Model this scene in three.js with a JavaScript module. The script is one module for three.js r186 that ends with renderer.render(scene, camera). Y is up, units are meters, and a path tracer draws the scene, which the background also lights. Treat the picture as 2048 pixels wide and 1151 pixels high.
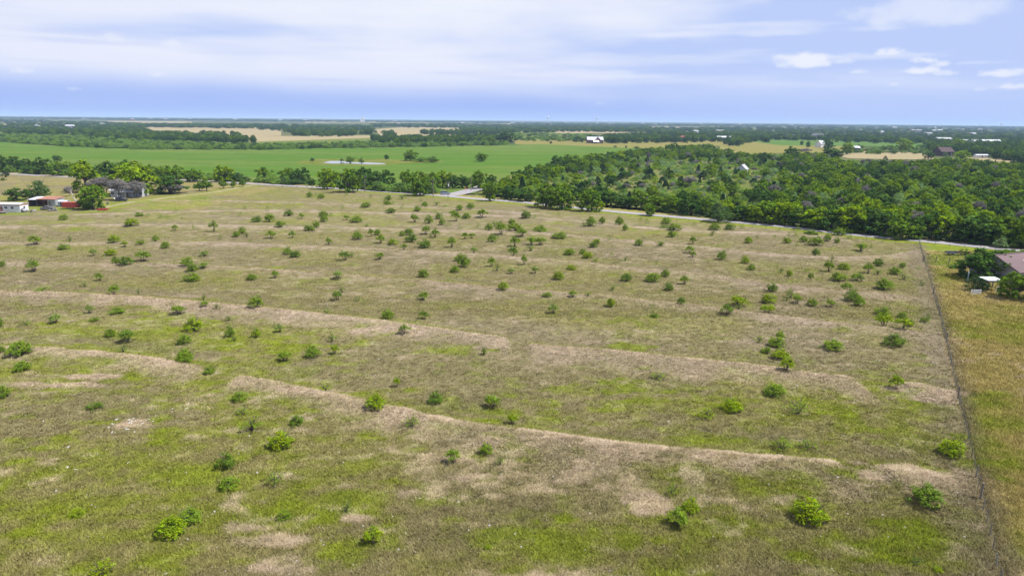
import * as THREE from 'three';
import { mergeGeometries } from 'three/addons/utils/BufferGeometryUtils.js';

// ------------------------------------------------------------------ camera, sky, sun, exposure
const scene = new THREE.Scene();
const camera = new THREE.PerspectiveCamera(45.692, 1024 / 575, 0.5, 40000);
camera.position.set(0, 35, 0);
camera.rotation.set(-0.242566, 0, 0.009765, 'YXZ');
const renderer = new THREE.WebGLRenderer({ antialias: true });
renderer.toneMapping = THREE.LinearToneMapping;
renderer.toneMappingExposure = 1.75;
renderer.shadowMap.enabled = true;
const sunDir = new THREE.Vector3(0.52, 0.84, 0.09).normalize();
const sun = new THREE.DirectionalLight(new THREE.Color().setRGB(1, 0.95, 0.87), 5);
sun.name = 'sun';
sun.position.copy(sunDir).multiplyScalar(900);
sun.castShadow = true;
sun.shadow.radius = 1.5;
sun.shadow.mapSize.set(4096, 4096);
Object.assign(sun.shadow.camera, { left: -450, right: 450, top: 450, bottom: -450, near: 10, far: 3000 });
scene.add(sun, sun.target);
sun.target.position.set(0, 0, -180);
sun.position.add(sun.target.position);
scene.fog = new THREE.FogExp2(new THREE.Color().setRGB(0.48, 0.67, 1), 0.00008);

// places in metres: x to the right, z towards the viewer
const D = {
  pitch: 0.242566,
  roll: 0.009765,
  fov: 45.692,
  terraces: [{"w":8.5,"p":[[-83.0,-99.3],[-78.5,-99.4],[-74.0,-99.5],[-68.0,-98.6],[-62.1,-97.6],[-56.0,-96.0],[-50.8,-94.6],[-44.6,-92.1],[-39.8,-89.3],[-34.3,-87.5],[-28.1,-85.0],[-24.1,-82.6],[-19.2,-81.1],[-13.7,-78.4],[-7.2,-75.0],[-1.2,-73.1],[4.5,-71.7],[10.0,-70.0],[15.3,-68.7],[20.6,-67.8],[25.7,-66.7],[30.8,-66.1],[33.6,-65.3],[38.3,-64.3],[44.9,-63.2]]},{"w":9,"p":[[-111.1,-133.0],[-103.3,-133.3],[-92.9,-132.9],[-82.4,-132.1],[-71.0,-129.4],[-59.9,-126.4],[-49.3,-123.9],[-39.0,-120.9],[-29.1,-118.0],[-23.3,-116.0],[-14.9,-112.4],[-6.1,-109.0],[-0.2,-106.0],[3.0,-103.6],[10.0,-101.8],[17.6,-100.2],[24.7,-97.6],[31.8,-95.9],[38.4,-93.8],[42.7,-91.9],[47.6,-90.1],[53.7,-88.6],[58.5,-87.2]]},{"w":9.5,"p":[[-132.6,-160.3],[-123.3,-160.7],[-111.3,-160.7],[-95.4,-160.3],[-87.2,-160.7],[-72.5,-160.2],[-61.9,-157.4],[-49.1,-154.1],[-36.7,-150.6],[-24.9,-147.6],[-13.5,-144.8],[-2.5,-140.2],[7.9,-137.7],[18.1,-136.0],[27.5,-131.2],[36.6,-128.2],[44.5,-122.8],[52.4,-119.2],[59.8,-115.7],[67.5,-113.6],[71.6,-110.4]]},{"w":11,"p":[[-153.0,-186.3],[-142.4,-186.9],[-129.0,-187.6],[-116.4,-189.9],[-103.5,-192.2],[-88.8,-191.4],[-74.0,-189.8],[-59.0,-186.8],[-44.6,-184.5],[-30.4,-181.6],[-16.7,-180.2],[-8.5,-177.1],[3.3,-173.0],[15.8,-168.6],[21.8,-165.8],[31.0,-162.2],[38.8,-159.2],[47.3,-155.3],[53.1,-148.5],[62.6,-144.2],[71.5,-140.2],[80.7,-137.6],[85.1,-134.5]]},{"w":10,"p":[[-174.5,-213.6],[-162.5,-214.4],[-141.5,-218.8],[-124.4,-223.2],[-103.1,-223.4],[-83.0,-222.6],[-69.2,-220.3],[-53.1,-221.3],[-36.5,-219.2],[-20.1,-217.1],[-4.0,-216.1],[11.8,-212.2],[26.4,-203.8],[40.5,-198.6],[53.5,-192.0],[65.2,-184.4],[77.2,-180.0],[90.2,-179.3],[102.7,-182.7],[114.0,-190.6],[119.0,-196.3]]},{"w":10,"p":[[-169.0,-237.7],[-141.9,-248.8],[-118.3,-257.5],[-98.7,-261.9],[-80.9,-258.9],[-61.5,-257.4],[-33.1,-256.7],[-15.9,-253.8],[0.9,-250.9],[18.7,-243.2],[35.1,-232.4],[50.5,-224.6],[68.9,-219.5],[86.0,-217.6],[97.8,-211.6],[103.4,-203.8]]},{"w":8,"p":[[-161.6,-284.5],[-133.0,-290.5],[-108.0,-287.2],[-77.8,-282.7],[-46.0,-278.5],[-25.0,-272.1],[0.9,-262.0],[15.8,-254.7]]}],
  gaps: [[0,-43.1,-38.3],[0,35.0,37.6],[1,48.3,52.8],[1,0.2,2.2],[3,-107.2,-103.1]],
  road: [[-473.8,-377.6],[-393.7,-409.1],[-309.6,-415.9],[-278.0,-404.7],[-252.6,-397.1],[-220.2,-390.6],[-183.5,-385.0],[-140.9,-368.2],[-98.5,-350.5],[-59.5,-332.1],[-33.9,-318.9],[-14.7,-306.2],[3.1,-296.3],[21.6,-282.1],[43.7,-265.2],[68.6,-249.1],[92.1,-233.8],[108.7,-217.9],[124.8,-206.8],[139.7,-195.0],[145.0,-190.7],[167.2,-175.8],[189.9,-161.0]],
  side_road: [[-30.9,-319.1],[-26.5,-328.3],[-22.5,-340.3],[-18.2,-353.3],[-14.9,-367.1]],
  track: [[-136.3,-360.2],[-139.3,-343.9],[-141.1,-324.5],[-146.6,-310.8],[-152.9,-296.3],[-157.4,-281.4],[-159.3,-268.0],[-158.0,-257.5]],
  fence: [[122.9,-204.0],[31.6,-34.0]],
  big_posts: [[107.5,-175.5],[88.4,-139.6],[79.8,-124.1],[70.5,-106.6],[58.1,-83.8],[44.6,-58.7]],
  cross_fence: [[107.5,-175.5],[109.6,-173.7],[111.3,-171.9],[117.6,-174.1]],
  patches: {"straw":[[40.6,-62.8,6.5,2.6],[54.0,-85.4,5.5,3.2],[-18.8,-110.0,9,2.5],[3.9,-45.8,8,2],[-20.4,-51.2,3.0,1.0],[-17.6,-47.9,4,1.2],[-23.6,-53.0,2.4,1],[13.1,-57.3,2.6,2.0],[-61.4,-85.0,7,1.2],[-58.4,-87.8,5,1.0],[-44.0,-73.2,2.6,1.1],[-24.1,-82.6,4,2],[44.4,-227.4,6,3],[110.0,-214.2,7,2.5],[-3.5,-62.0,3,1],[-14.4,-54.7,2,1],[-7.6,-58.6,2.4,1.2],[-4.8,-65.6,5,0.8]],"bright":[[-43.3,-95.9,3.6,1.0],[-39.4,-55.1,1.3,0.5],[-67.4,-101.9,2,0.6],[19.0,-104.0,5,3],[14.1,-87.0,6,3],[-32.6,-61.9,4,3],[-9.5,-100.8,7,2.5],[22.5,-70.8,6,1.4],[52.3,-67.3,5,6],[-15.1,-57.6,4,2],[3.5,-51.6,9,3],[9.2,-85.1,5,2],[-59.4,-160.3,8,2]]},
  row: [[-10.95,-327.48,8.6,5.13],[-6.01,-319.22,9.71,5.3],[-0.84,-307.4,9.78,6.11],[5.34,-300.23,9.15,5.31],[36.17,-291.85,12.13,7.3],[41.27,-287.06,9.55,5.68],[46.84,-282.46,8.23,4.37],[52.24,-278.01,8.87,6.76],[57.48,-273.69,9.88,5.38],[62.82,-268.03,10.43,6.13],[68.57,-261.22,11.26,7.39],[74.63,-257.48,9.31,6.21],[78.78,-252.41,10.54,6.3],[82.77,-247.52,9.65,5.1],[87.41,-244.09,10.21,5.55],[91.21,-240.7,11.41,7.57],[95.26,-237.43,9.94,8.07],[99.57,-234.26,10.46,6.35],[102.93,-230.03,10.92,6.72],[106.17,-225.94,10.42,6.36],[111.16,-223.12,11.23,8.25],[115.52,-220.34,11.71,7.62],[119.26,-216.62,10.92,6.79],[130.7,-211.61,11.27,8.05],[134.63,-209.1,11.14,7.72],[137.89,-205.73,10.96,7.14],[141.63,-203.35,11.41,7.72],[145.3,-201.02,11.29,8.09],[148.88,-198.74,11.72,8.43],[152.53,-195.73,11.55,7.86]],
  wood: [[-18.1,-318.1],[-8.1,-425.9],[30.2,-569.4],[90.9,-728.9],[169.8,-898.7],[303.9,-1079.0],[249.7,-831.3],[263.1,-773.5],[353.8,-803.2],[318.9,-667.8],[398.8,-664.7],[456.7,-727.1],[457.5,-621.5],[479.4,-500.9],[194.5,-165.0],[173.5,-182.8],[153.4,-202.3],[132.0,-219.3],[97.7,-248.5],[46.7,-284.1],[23.1,-303.6],[-6.1,-321.4]],
  open: [[12.7,-320.9],[33.6,-446.5],[91.3,-565.9],[175.2,-651.6],[242.6,-631.3],[186.5,-465.2],[130.1,-347.5],[96.3,-289.7],[58.3,-290.1],[33.1,-314.3]],
  crop: [[-1212.5,-979.4],[-666.9,-905.3],[-581.7,-838.0],[-511.2,-793.6],[-408.0,-750.0],[-339.2,-753.1],[-283.3,-765.8],[-194.1,-827.5],[-94.6,-898.7],[-2.0,-976.3],[38.4,-1006.8],[104.3,-948.8],[166.8,-882.8],[90.9,-728.9],[29.9,-562.9],[-7.9,-418.6],[-18.3,-331.3],[-34.6,-325.3],[-61.2,-341.5],[-101.4,-361.0],[-145.2,-379.8],[-189.4,-397.6],[-227.4,-403.6],[-261.0,-410.5],[-287.3,-418.7],[-320.3,-430.6],[-410.7,-427.1],[-496.5,-396.1]],
  pond: [[-150.8,-547.6],[-150.7,-570.1],[-142.2,-572.2],[-129.3,-557.4],[-117.0,-556.1],[-102.4,-548.8],[-98.7,-537.1],[-110.5,-534.1],[-127.5,-541.2],[-140.7,-539.2]],
  pond_bank: [[-175.3,-556.7],[-167.4,-600.7],[-117.1,-609.4],[-97.6,-597.5],[-62.2,-588.8],[-56.7,-575.7],[-89.0,-544.6],[-100.0,-519.4],[-141.1,-519.0],[-164.2,-533.1]],
  fields: [["brush",[[-1706.6,-1467.4],[-1072.9,-1461.4],[-808.8,-1335.1],[-601.3,-1155.5],[-407.9,-1106.1],[-312.9,-1337.9],[-135.8,-1495.8],[-15.4,-1270.9],[-5.0,-1015.2],[-168.5,-880.0],[-287.7,-777.8],[-414.2,-761.5],[-519.4,-806.5],[-679.1,-922.1],[-1212.6,-1040.2]]],["brush",[[-4.5,-2061.0],[204.3,-1871.1],[134.7,-1229.1],[-2.5,-1213.5]]],["tan",[[-2458.7,-4245.8],[-2060.0,-4491.2],[-1572.0,-3425.3],[-1900.7,-3280.5]]],["tan",[[-1187.8,-2213.8],[-1097.2,-2453.2],[-863.2,-2349.6],[-697.9,-2103.0],[-440.9,-1325.6],[-469.9,-1275.4],[-382.6,-1037.2],[-530.5,-1182.1],[-825.9,-1536.8]]],["tan",[[-479.4,-1271.6],[-293.2,-1429.1],[-256.8,-1250.7],[-329.9,-1078.8],[-375.2,-993.4]]],["tan",[[-430.8,-2179.2],[-437.9,-2704.2],[-106.6,-3173.3],[-64.2,-2425.1],[-230.6,-1934.1],[-62.9,-1874.4],[-151.7,-1444.3],[-266.7,-1397.1]]],["tan",[[115.5,-2219.3],[299.8,-2431.1],[453.2,-2416.9],[290.8,-1912.8],[108.1,-1824.7]]],["tan",[[401.2,-850.3],[477.9,-908.4],[489.8,-818.4],[420.9,-693.6],[382.4,-687.0],[337.7,-696.9],[345.9,-736.3]]],["tan",[[259.4,-874.5],[331.4,-936.7],[272.6,-753.5],[226.6,-744.6]]],["tan",[[488.6,-752.4],[515.0,-700.8],[522.2,-617.5],[486.2,-574.3],[469.1,-637.6],[458.7,-682.8]]],["tan",[[-2000.3,-2731.6],[-1749.8,-2537.2],[-1590.1,-2305.0],[-1721.3,-2349.6]]],["tan",[[733.6,-3919.0],[942.4,-3975.6],[843.1,-3555.8],[657.3,-3510.4]]],["tan",[[-106.1,-5476.4],[270.9,-5614.9],[216.0,-4472.5],[-91.2,-4711.1]]],["tan",[[-1573.8,-5299.3],[-1167.9,-5340.9],[-1008.4,-4610.4],[-1301.4,-4380.9]]],["pasture",[[2.6,-1186.4],[141.6,-1292.6],[276.5,-1275.0],[402.9,-1285.4],[301.3,-1017.3],[163.9,-867.4],[102.3,-931.1],[37.6,-986.8],[2.3,-996.9]]],["pasture",[[-2015.3,-7713.3],[-827.6,-7169.3],[-580.9,-5030.6],[-1196.0,-4574.5]]],["pasture",[[335.1,-1132.7],[468.7,-1276.6],[608.1,-1262.5],[427.0,-897.2],[359.6,-816.4],[267.2,-785.8],[254.9,-859.4]]],["green",[[440.8,-1360.3],[544.5,-1484.7],[675.8,-1404.1],[771.9,-1311.0],[608.8,-1019.5],[541.1,-1059.0],[406.6,-1064.5]]],["green",[[-825.9,-1536.8],[-746.2,-1519.8],[-585.5,-1305.5],[-608.6,-1220.1]]],["green",[[-152.7,-1827.8],[-39.4,-2041.4],[-33.9,-1756.2],[-133.4,-1595.5]]]],
  bands: [["brush",[[-1613.0,-1386.0],[-961.0,-1309.0],[-749.0,-1236.0],[-529.0,-1015.0],[-334.0,-905.0],[-219.0,-1064.0],[-110.0,-1207.0],[-14.0,-1128.0],[-5.0,-1015.0],[-171.0,-896.0],[-297.0,-803.0],[-427.0,-786.0],[-537.0,-834.0],[-705.0,-958.0],[-1265.0,-1085.0]],3600],["dark",[[-5655.0,-4882.0],[-3522.0,-4816.0],[-2210.0,-3706.0],[-1050.0,-1956.0],[-852.0,-1585.0],[-809.0,-1335.0],[-1014.0,-1381.0],[-1613.0,-1386.0]],1500],["dark",[[-2220.0,-3679.0],[-1713.0,-3197.0],[-830.0,-1598.0],[-534.0,-1250.0],[-427.0,-1157.0],[-391.0,-1059.0],[-563.0,-1080.0],[-749.0,-1236.0]],500],["dark",[[-742.0,-1522.0],[-707.0,-1540.0],[-554.0,-1206.0],[-598.0,-1224.0]],28],["dark",[[-702.0,-1543.0],[-620.0,-1585.0],[-436.0,-1125.0],[-512.0,-1127.0]],60],["dark",[[-1280.0,-3487.0],[-1051.0,-3453.0],[-636.0,-3106.0],[-340.0,-1731.0],[-360.0,-1493.0],[-453.0,-1451.0],[-606.0,-1878.0],[-825.0,-2245.0]],460],["dark",[[-1778.0,-3091.0],[-1449.0,-3242.0],[-1197.0,-3261.0],[-863.0,-2350.0],[-1215.0,-2342.0],[-1362.0,-2366.0]],320],["dark",[[-349.0,-1867.0],[-319.0,-1885.0],[-253.0,-1492.0],[-277.0,-1482.0]],16],["dark",[[-275.0,-2080.0],[-30.0,-2448.0],[-22.0,-1826.0],[-217.0,-1668.0]],130],["dark",[[-277.0,-1352.0],[-148.0,-1404.0],[-41.0,-1536.0],[-16.0,-1304.0],[-100.0,-1101.0],[-204.0,-1069.0]],300],["dark",[[-878.0,-4295.0],[-367.0,-4809.0],[-223.0,-3070.0],[-599.0,-2926.0]],220],["dark",[[-350.0,-4591.0],[1002.0,-5158.0],[451.0,-2317.0],[208.0,-2375.0],[-36.0,-1888.0],[-179.0,-2348.0]],900],["brush",[[-4.0,-1905.0],[197.0,-1804.0],[135.0,-1229.0],[-3.0,-1214.0]],220],["dark",[[172.0,-1577.0],[428.0,-1979.0],[775.0,-2400.0],[894.0,-2464.0],[503.0,-1381.0],[398.0,-1346.0],[276.0,-1275.0],[171.0,-1241.0]],520],["dark",[[635.0,-3392.0],[1745.0,-4816.0],[4322.0,-5949.0],[6127.0,-6272.0],[626.0,-633.0],[522.0,-711.0],[588.0,-850.0],[599.0,-935.0],[609.0,-1019.0],[772.0,-1311.0],[695.0,-1445.0],[570.0,-1554.0],[354.0,-1815.0]],4500],["brush",[[498.0,-1048.0],[668.0,-1133.0],[630.0,-973.0],[520.0,-801.0],[473.0,-852.0],[405.0,-851.0]],160],["dark",[[-7956.0,-6871.0],[-6157.0,-8425.0],[-21.0,-9190.0],[-15.0,-6742.0],[-1780.0,-5853.0],[-4349.0,-5949.0],[-5655.0,-4882.0]],1500],["dark",[[-17.0,-7223.0],[7338.0,-10107.0],[11065.0,-9891.0],[6215.0,-5552.0],[4322.0,-5949.0],[-11.0,-4816.0]],1100],["brush",[[-323.0,-434.0],[-265.0,-418.0],[-191.0,-401.0],[-186.0,-391.0],[-259.0,-407.0],[-312.0,-419.0]],50],["brush",[[-188.0,-401.0],[-102.0,-364.0],[-35.0,-328.0],[-34.0,-321.0],[-100.0,-356.0],[-184.0,-391.0]],70],["dark",[[359.0,-1215.0],[571.0,-1690.0],[599.0,-1701.0],[354.0,-1115.0]],26]],
  clouds: [[21.84,4.28,2.18,0.59,1],[27.54,4.81,0.92,0.34,0.9],[27.58,4.51,3.98,0.29,0.45],[29.63,4.21,0.84,0.25,0.9],[30.71,3.92,0.63,0.21,0.8],[29.61,3.49,1.13,0.29,1],[31.06,3.29,0.71,0.21,0.6],[25.73,3.51,0.59,0.17,0.6],[34.5,3.2,1.43,0.29,0.9],[35.12,2.34,1.01,0.21,0.8],[28.07,2.61,0.42,0.17,0.5],[33.22,2.21,0.42,0.13,0.4],[-28.95,5.17,0.84,0.42,0.5],[-25.43,5.03,0.67,0.25,0.6],[-34.64,2.72,0.71,0.21,0.6],[-26.56,2.84,0.59,0.17,0.6],[-18.79,3.38,0.5,0.17,0.4],[-31.79,1.7,0.42,0.13,0.35],[24.73,4.25,0.75,0.17,0.6],[6.95,1.26,0.42,0.13,0.35],[33.38,3.93,1.68,0.13,0.3],[29.64,7.23,4.61,1.43,0.62],[-0.36,7.32,18.04,3.15,0.75],[17.27,6.56,9.65,0.59,0.5],[12.62,4.55,10.91,0.67,0.35],[-12.88,4.68,17.62,1.09,0.3],[5.27,3.44,8.39,0.5,0.45]],
  at: {"mobile_home":[-186.1,-251.1],"open_shed":[-183.8,-266.1],"grey_shed":[-175.2,-265.2],"red_trailer":[-168.1,-259.6],"red_implement":[-154.5,-256.3],"suv":[-163.0,-284.4],"farmhouse":[-170.9,-296.6],"trunk":[-183.0,-284.5],"car":[-32.0,-323.4],"wreck1":[-175.1,-256.2],"wreck2":[-181.7,-251.4],"wreck3":[-163.6,-263.0],"pole1":[-36.4,-312.4],"pole2":[-28.9,-305.0],"pole3":[-21.0,-342.9],"pole4":[-71.4,-331.0],"house_far":[125.5,-1073.3],"wood_house":[159.7,-479.2],"shed1":[210.9,-1253.8],"redhouse":[312.1,-1286.5],"shed2":[341.3,-1295.9],"barn":[408.4,-1349.6],"h1":[597.6,-1523.1],"h2":[676.2,-1551.1],"h3":[440.2,-996.7],"redbarn":[442.8,-900.7],"brown":[480.4,-771.6],"w1":[796.8,-1290.4],"w2":[797.3,-1213.3],"w3":[801.0,-1167.7],"long":[495.2,-733.9],"wt1":[317.4,-6485.6],"wt2":[765.5,-6450.1],"wt3":[5450.3,-7851.2],"trailer1":[121.0,-185.1],"trailer2":[124.5,-185.2],"neighbour":[113.4,-152.5],"carport":[103.5,-143.2],"gate1":[97.6,-139.9],"gate2":[104.4,-152.1],"tower_white":[112.3,-167.7],"sign":[-28.2,-317.2],"sign2":[-23.0,-333.2],"mail":[-162.0,-277.6],"rubble":[-43.8,-73.2],"m1":[3742.8,-8516.6],"m2":[4625.1,-7882.2],"m3":[4571.3,-6879.9],"m4":[1823.5,-6591.2],"silo":[-1216.8,-5675.6],"b0":[1074.5,-7448.2],"b1":[889.7,-3930.3],"bin":[-162.9,-274.1]},
  rubble: [[-46.29,-72.34],[-46.29,-73.14],[-45.17,-71.08],[-46.64,-74.49],[-44.35,-72.25],[-43.91,-71.87],[-44.3,-73.45],[-44.8,-74.8],[-43.87,-73.73],[-43.8,-74.14],[-43.04,-73.48],[-43.43,-74.56],[-43.07,-74.43],[-42.92,-74.71],[-42.77,-71.26],[-42.99,-72.94],[-42.17,-74.17],[-42.53,-75.7],[-41.32,-77.02],[-41.55,-77.76],[-39.98,-77.94],[-40.42,-79.3],[-51.95,-73.55],[-52.19,-67.3],[-47.84,-67.5],[-45.14,-63.09],[-44.03,-62.6],[-39.5,-64.14],[-45.05,-74.38],[-44.28,-74.26],[-44.2,-74.68],[-44.61,-74.12],[-44.61,-73.58]],
  far_houses: [[-1214.0,-1785.0],[-1136.0,-1794.0],[-1347.0,-2296.0],[-2636.0,-4857.0],[-4227.0,-7225.0],[-3243.0,-6266.0],[-2535.0,-6393.0],[-972.0,-5756.0],[-583.0,-3556.0],[-184.0,-3852.0],[-336.0,-4611.0],[-8.0,-5062.0],[1946.0,-9343.0],[448.0,-6119.0],[1138.0,-6204.0],[2427.0,-6136.0],[2285.0,-4207.0],[2749.0,-4581.0],[1584.0,-2782.0],[1609.0,-2784.0],[1659.0,-2768.0],[1713.0,-2817.0],[2060.0,-3220.0],[2261.0,-3402.0],[1139.0,-2169.0],[1156.0,-1952.0],[1297.0,-1979.0],[1335.0,-2702.0],[609.0,-2066.0],[505.0,-1947.0],[-2859.0,-5761.0],[-2650.0,-5754.0],[-5250.0,-7874.0],[-4756.0,-7620.0],[-2043.0,-6144.0],[-1800.0,-6061.0],[1856.0,-6995.0],[2188.0,-6790.0],[903.0,-6942.0]],
  bushes: [
    [102.48,-192.48,1.01,1.62,"s","g",5,1],
    [98.42,-190.02,3.31,2.27,"t","g",5,2],
    [97.09,-201.7,1.75,1.65,"r","g",5,3],
    [95.42,-204.64,2.31,2.09,"r","g",5,4],
    [89.28,-198.08,4.3,2.52,"r","g",5,5],
    [88.83,-211.67,2.06,1.06,"r","g",5,6],
    [87.48,-202.92,2.42,1.83,"r","g",5,7],
    [86.9,-212.11,1.84,0.99,"s","g",5,8],
    [82.86,-196.06,1.92,1.15,"r","g",5,9],
    [82.03,-181.51,2.3,1.91,"r","d",5,10],
    [81.74,-200.85,2.53,1.8,"r","y",5,11],
    [80.48,-207.69,1.58,1.53,"s","g",5,12],
    [74.27,-204.73,1.24,1.71,"t","g",5,13],
    [69.97,-199.95,2.52,1.79,"r","y",5,14],
    [62.66,-212.07,1.93,1.72,"s","p",5,15],
    [58.99,-193.83,1.26,0.76,"f","g",5,16],
    [53.06,-197.91,1.91,2.3,"t","g",5,17],
    [52.62,-220.87,4.46,1.95,"r","g",5,18],
    [51.11,-210.75,1.87,1.48,"r","g",5,19],
    [49.33,-208.74,3.17,1.8,"r","g",5,20],
    [36.85,-221.66,2.01,1.9,"r","g",5,21],
    [36.38,-231.6,3.03,2.63,"r","g",5,22],
    [30.75,-233.18,2.35,2.1,"r","g",5,23],
    [26.6,-230.21,3.6,2.98,"r","g",5,24],
    [24.15,-228.91,2.31,1.88,"s","g",5,25],
    [8.79,-214.78,4.45,2.15,"r","g",5,26],
    [7.86,-243.93,1.84,1.49,"r","g",5,27],
    [4.69,-245.01,3.57,2.57,"r","d",5,28],
    [1.04,-219.1,4.98,2.44,"r","g",5,29],
    [-0.49,-229.99,2.61,2.17,"r","g",5,30],
    [-6.09,-226.98,2.58,2.02,"s","g",5,31],
    [-7.75,-220.32,2.78,2.17,"r","g",5,32],
    [-10.99,-246.99,3.85,3.2,"t","g",5,33],
    [-11.31,-224.79,1.7,1.72,"s","p",5,34],
    [-16.92,-245.7,3.4,1.97,"r","g",5,35],
    [-17.18,-220.79,1.89,1.56,"s","g",5,36],
    [-19.96,-239.09,3.01,3.45,"t","g",5,37],
    [-21.51,-227.87,2.01,1.61,"r","g",5,38],
    [-24.05,-230.78,2.33,2.19,"r","g",5,39],
    [-26.57,-244.59,2.77,2.18,"r","g",5,40],
    [-28.86,-234.01,3.07,2.77,"r","g",5,41],
    [-33.93,-235.69,2.97,2.92,"t","g",5,42],
    [-45.62,-255.06,3.84,1.58,"r","d",5,43],
    [-48.07,-222.45,2.13,1.56,"s","g",5,44],
    [-53.93,-234.35,4.25,2.11,"r","g",5,45],
    [-58.55,-239.4,2.11,1.81,"t","g",5,46],
    [-65.33,-234.8,2.96,2.32,"r","g",5,47],
    [-66.51,-248.92,1.88,1.4,"s","g",5,48],
    [-68.85,-247.39,3.42,1.99,"r","g",5,49],
    [-75.08,-241.24,1.82,2.03,"t","g",5,50],
    [-81.62,-247.84,3.43,2.18,"r","d",5,51],
    [-83.93,-233.55,3.53,2.75,"r","g",5,52],
    [-88.01,-233.28,3.53,1.85,"r","d",5,53],
    [-93.04,-258.1,1.67,1.83,"t","g",5,54],
    [-99.02,-246.61,2.36,1.49,"s","g",5,55],
    [-115.55,-237.6,1.67,0.99,"f","g",5,56],
    [-121.77,-239.29,1.81,1.11,"s","g",5,57],
    [-123.86,-239.15,2.41,1.44,"s","g",5,58],
    [-125.02,-252.61,2.54,1.01,"s","g",5,59],
    [-130.41,-242.6,2.44,1.21,"r","g",5,60],
    [-133.41,-242.39,3.05,1.42,"r","g",5,61],
    [-139.5,-238.92,1.56,0.76,"f","g",5,62],
    [-152.91,-230.92,3.03,1.88,"r","g",5,63],
    [-166.54,-221.48,1.96,1.02,"s","g",5,64],
    [100.41,-164.91,1.63,0.97,"s","p",4,1],
    [97.39,-166.82,1.64,1.35,"r","g",4,2],
    [92.29,-153.76,1.35,0.85,"s","p",4,3],
    [92.25,-168.69,2.51,1.97,"r","d",4,4],
    [91.26,-159.09,2.97,1.52,"r","g",4,5],
    [90.8,-147.27,1.62,1.01,"s","p",4,6],
    [90.29,-153.38,2.53,1.32,"s","p",4,7],
    [86.66,-158.09,1.74,1.62,"s","p",4,8],
    [85.16,-159.61,2.45,2.28,"t","g",4,9],
    [82.6,-173.32,1.52,1.42,"s","g",4,10],
    [81.38,-163.87,2.87,1.76,"r","y",4,11],
    [80.89,-144.18,3.82,2.08,"r","g",4,12],
    [79.12,-150.57,1.33,1.57,"t","p",4,13],
    [78.34,-151.69,2.5,1.75,"t","g",4,14],
    [76.32,-160.83,2.47,2.66,"t","g",4,15],
    [73.91,-150.78,3.65,1.86,"r","g",4,16],
    [71.51,-141.85,2.51,1.84,"t","g",4,17],
    [70.44,-159.75,1.4,0.95,"s","g",4,18],
    [69.83,-151.33,1.4,0.75,"f","g",4,19],
    [68.55,-153.04,1.41,1.41,"r","g",4,20],
    [65.65,-165.7,1.27,0.78,"s","g",4,21],
    [64.77,-155.58,1.54,1.32,"r","y",4,22],
    [63.85,-158.66,1.57,1.28,"s","g",4,23],
    [59.23,-169.99,2.16,1.9,"r","y",4,24],
    [58.0,-161.97,1.95,1.45,"r","g",4,25],
    [54.45,-174.22,2.47,2.31,"r","g",4,26],
    [48.24,-182.68,2.42,2.07,"t","g",4,27],
    [47.64,-177.21,1.72,1.46,"t","g",4,28],
    [42.35,-191.82,2.14,1.21,"f","g",4,29],
    [36.2,-192.83,2.45,1.69,"r","g",4,30],
    [35.84,-166.86,1.28,1.19,"s","g",4,31],
    [29.04,-171.82,1.53,1.29,"s","g",4,32],
    [28.33,-197.96,1.2,1.69,"t","g",4,33],
    [27.46,-170.67,0.87,1.25,"s","p",4,34],
    [26.34,-177.3,1.45,1.25,"s","p",4,35],
    [24.46,-194.94,2.08,1.59,"r","y",4,36],
    [22.69,-188.92,2.4,1.66,"r","d",4,37],
    [21.33,-170.37,1.96,0.97,"s","y",4,38],
    [19.61,-174.68,2.89,1.47,"r","y",4,39],
    [18.72,-179.26,1.92,1.6,"r","g",4,40],
    [15.15,-178.61,3.18,1.57,"r","g",4,41],
    [14.3,-203.64,4.38,1.75,"r","g",4,42],
    [7.95,-192.66,2.93,2.25,"t","g",4,43],
    [5.36,-192.52,3.03,2.24,"t","g",4,44],
    [5.13,-183.41,2.33,1.94,"s","g",4,45],
    [2.72,-206.34,3.55,2.48,"t","g",4,46],
    [0.71,-189.58,2.99,2.69,"t","g",4,47],
    [0.15,-175.53,2.33,2.53,"t","d",4,48],
    [-3.49,-209.13,3.7,3.74,"t","g",4,49],
    [-5.92,-196.91,3.25,2.17,"r","g",4,50],
    [-10.07,-178.27,2.04,1.76,"t","p",4,51],
    [-12.28,-203.02,1.95,1.67,"t","g",4,52],
    [-14.22,-201.4,2.14,1.9,"t","g",4,53],
    [-16.96,-187.85,2.39,2.71,"t","g",4,54],
    [-23.38,-203.9,2.48,2.69,"t","g",4,55],
    [-24.48,-187.71,3.72,2.36,"r","d",4,56],
    [-24.92,-203.81,1.55,1.45,"s","g",4,57],
    [-26.9,-209.35,3.07,2.56,"t","g",4,58],
    [-29.4,-195.6,3.57,2.34,"r","d",4,59],
    [-31.9,-208.09,2.9,2.19,"r","g",4,60],
    [-33.74,-205.77,1.82,1.55,"r","g",4,61],
    [-34.09,-191.18,2.91,1.64,"r","y",4,62],
    [-37.82,-192.9,2.55,2.53,"t","g",4,63],
    [-41.53,-207.52,2.21,1.86,"r","g",4,64],
    [-42.82,-204.31,1.81,2.38,"t","g",4,65],
    [-45.68,-199.02,3.03,2.43,"r","g",4,66],
    [-51.99,-190.75,1.7,2.08,"t","g",4,67],
    [-63.44,-218.61,2.48,1.95,"r","g",4,68],
    [-64.42,-214.38,3.36,1.85,"r","g",4,69],
    [-65.58,-200.85,2.14,1.9,"t","g",4,70],
    [-71.52,-199.61,2.78,2.36,"t","g",4,71],
    [-75.04,-218.95,3.76,1.7,"r","g",4,72],
    [-79.44,-201.56,1.53,1.85,"s","g",4,73],
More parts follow.
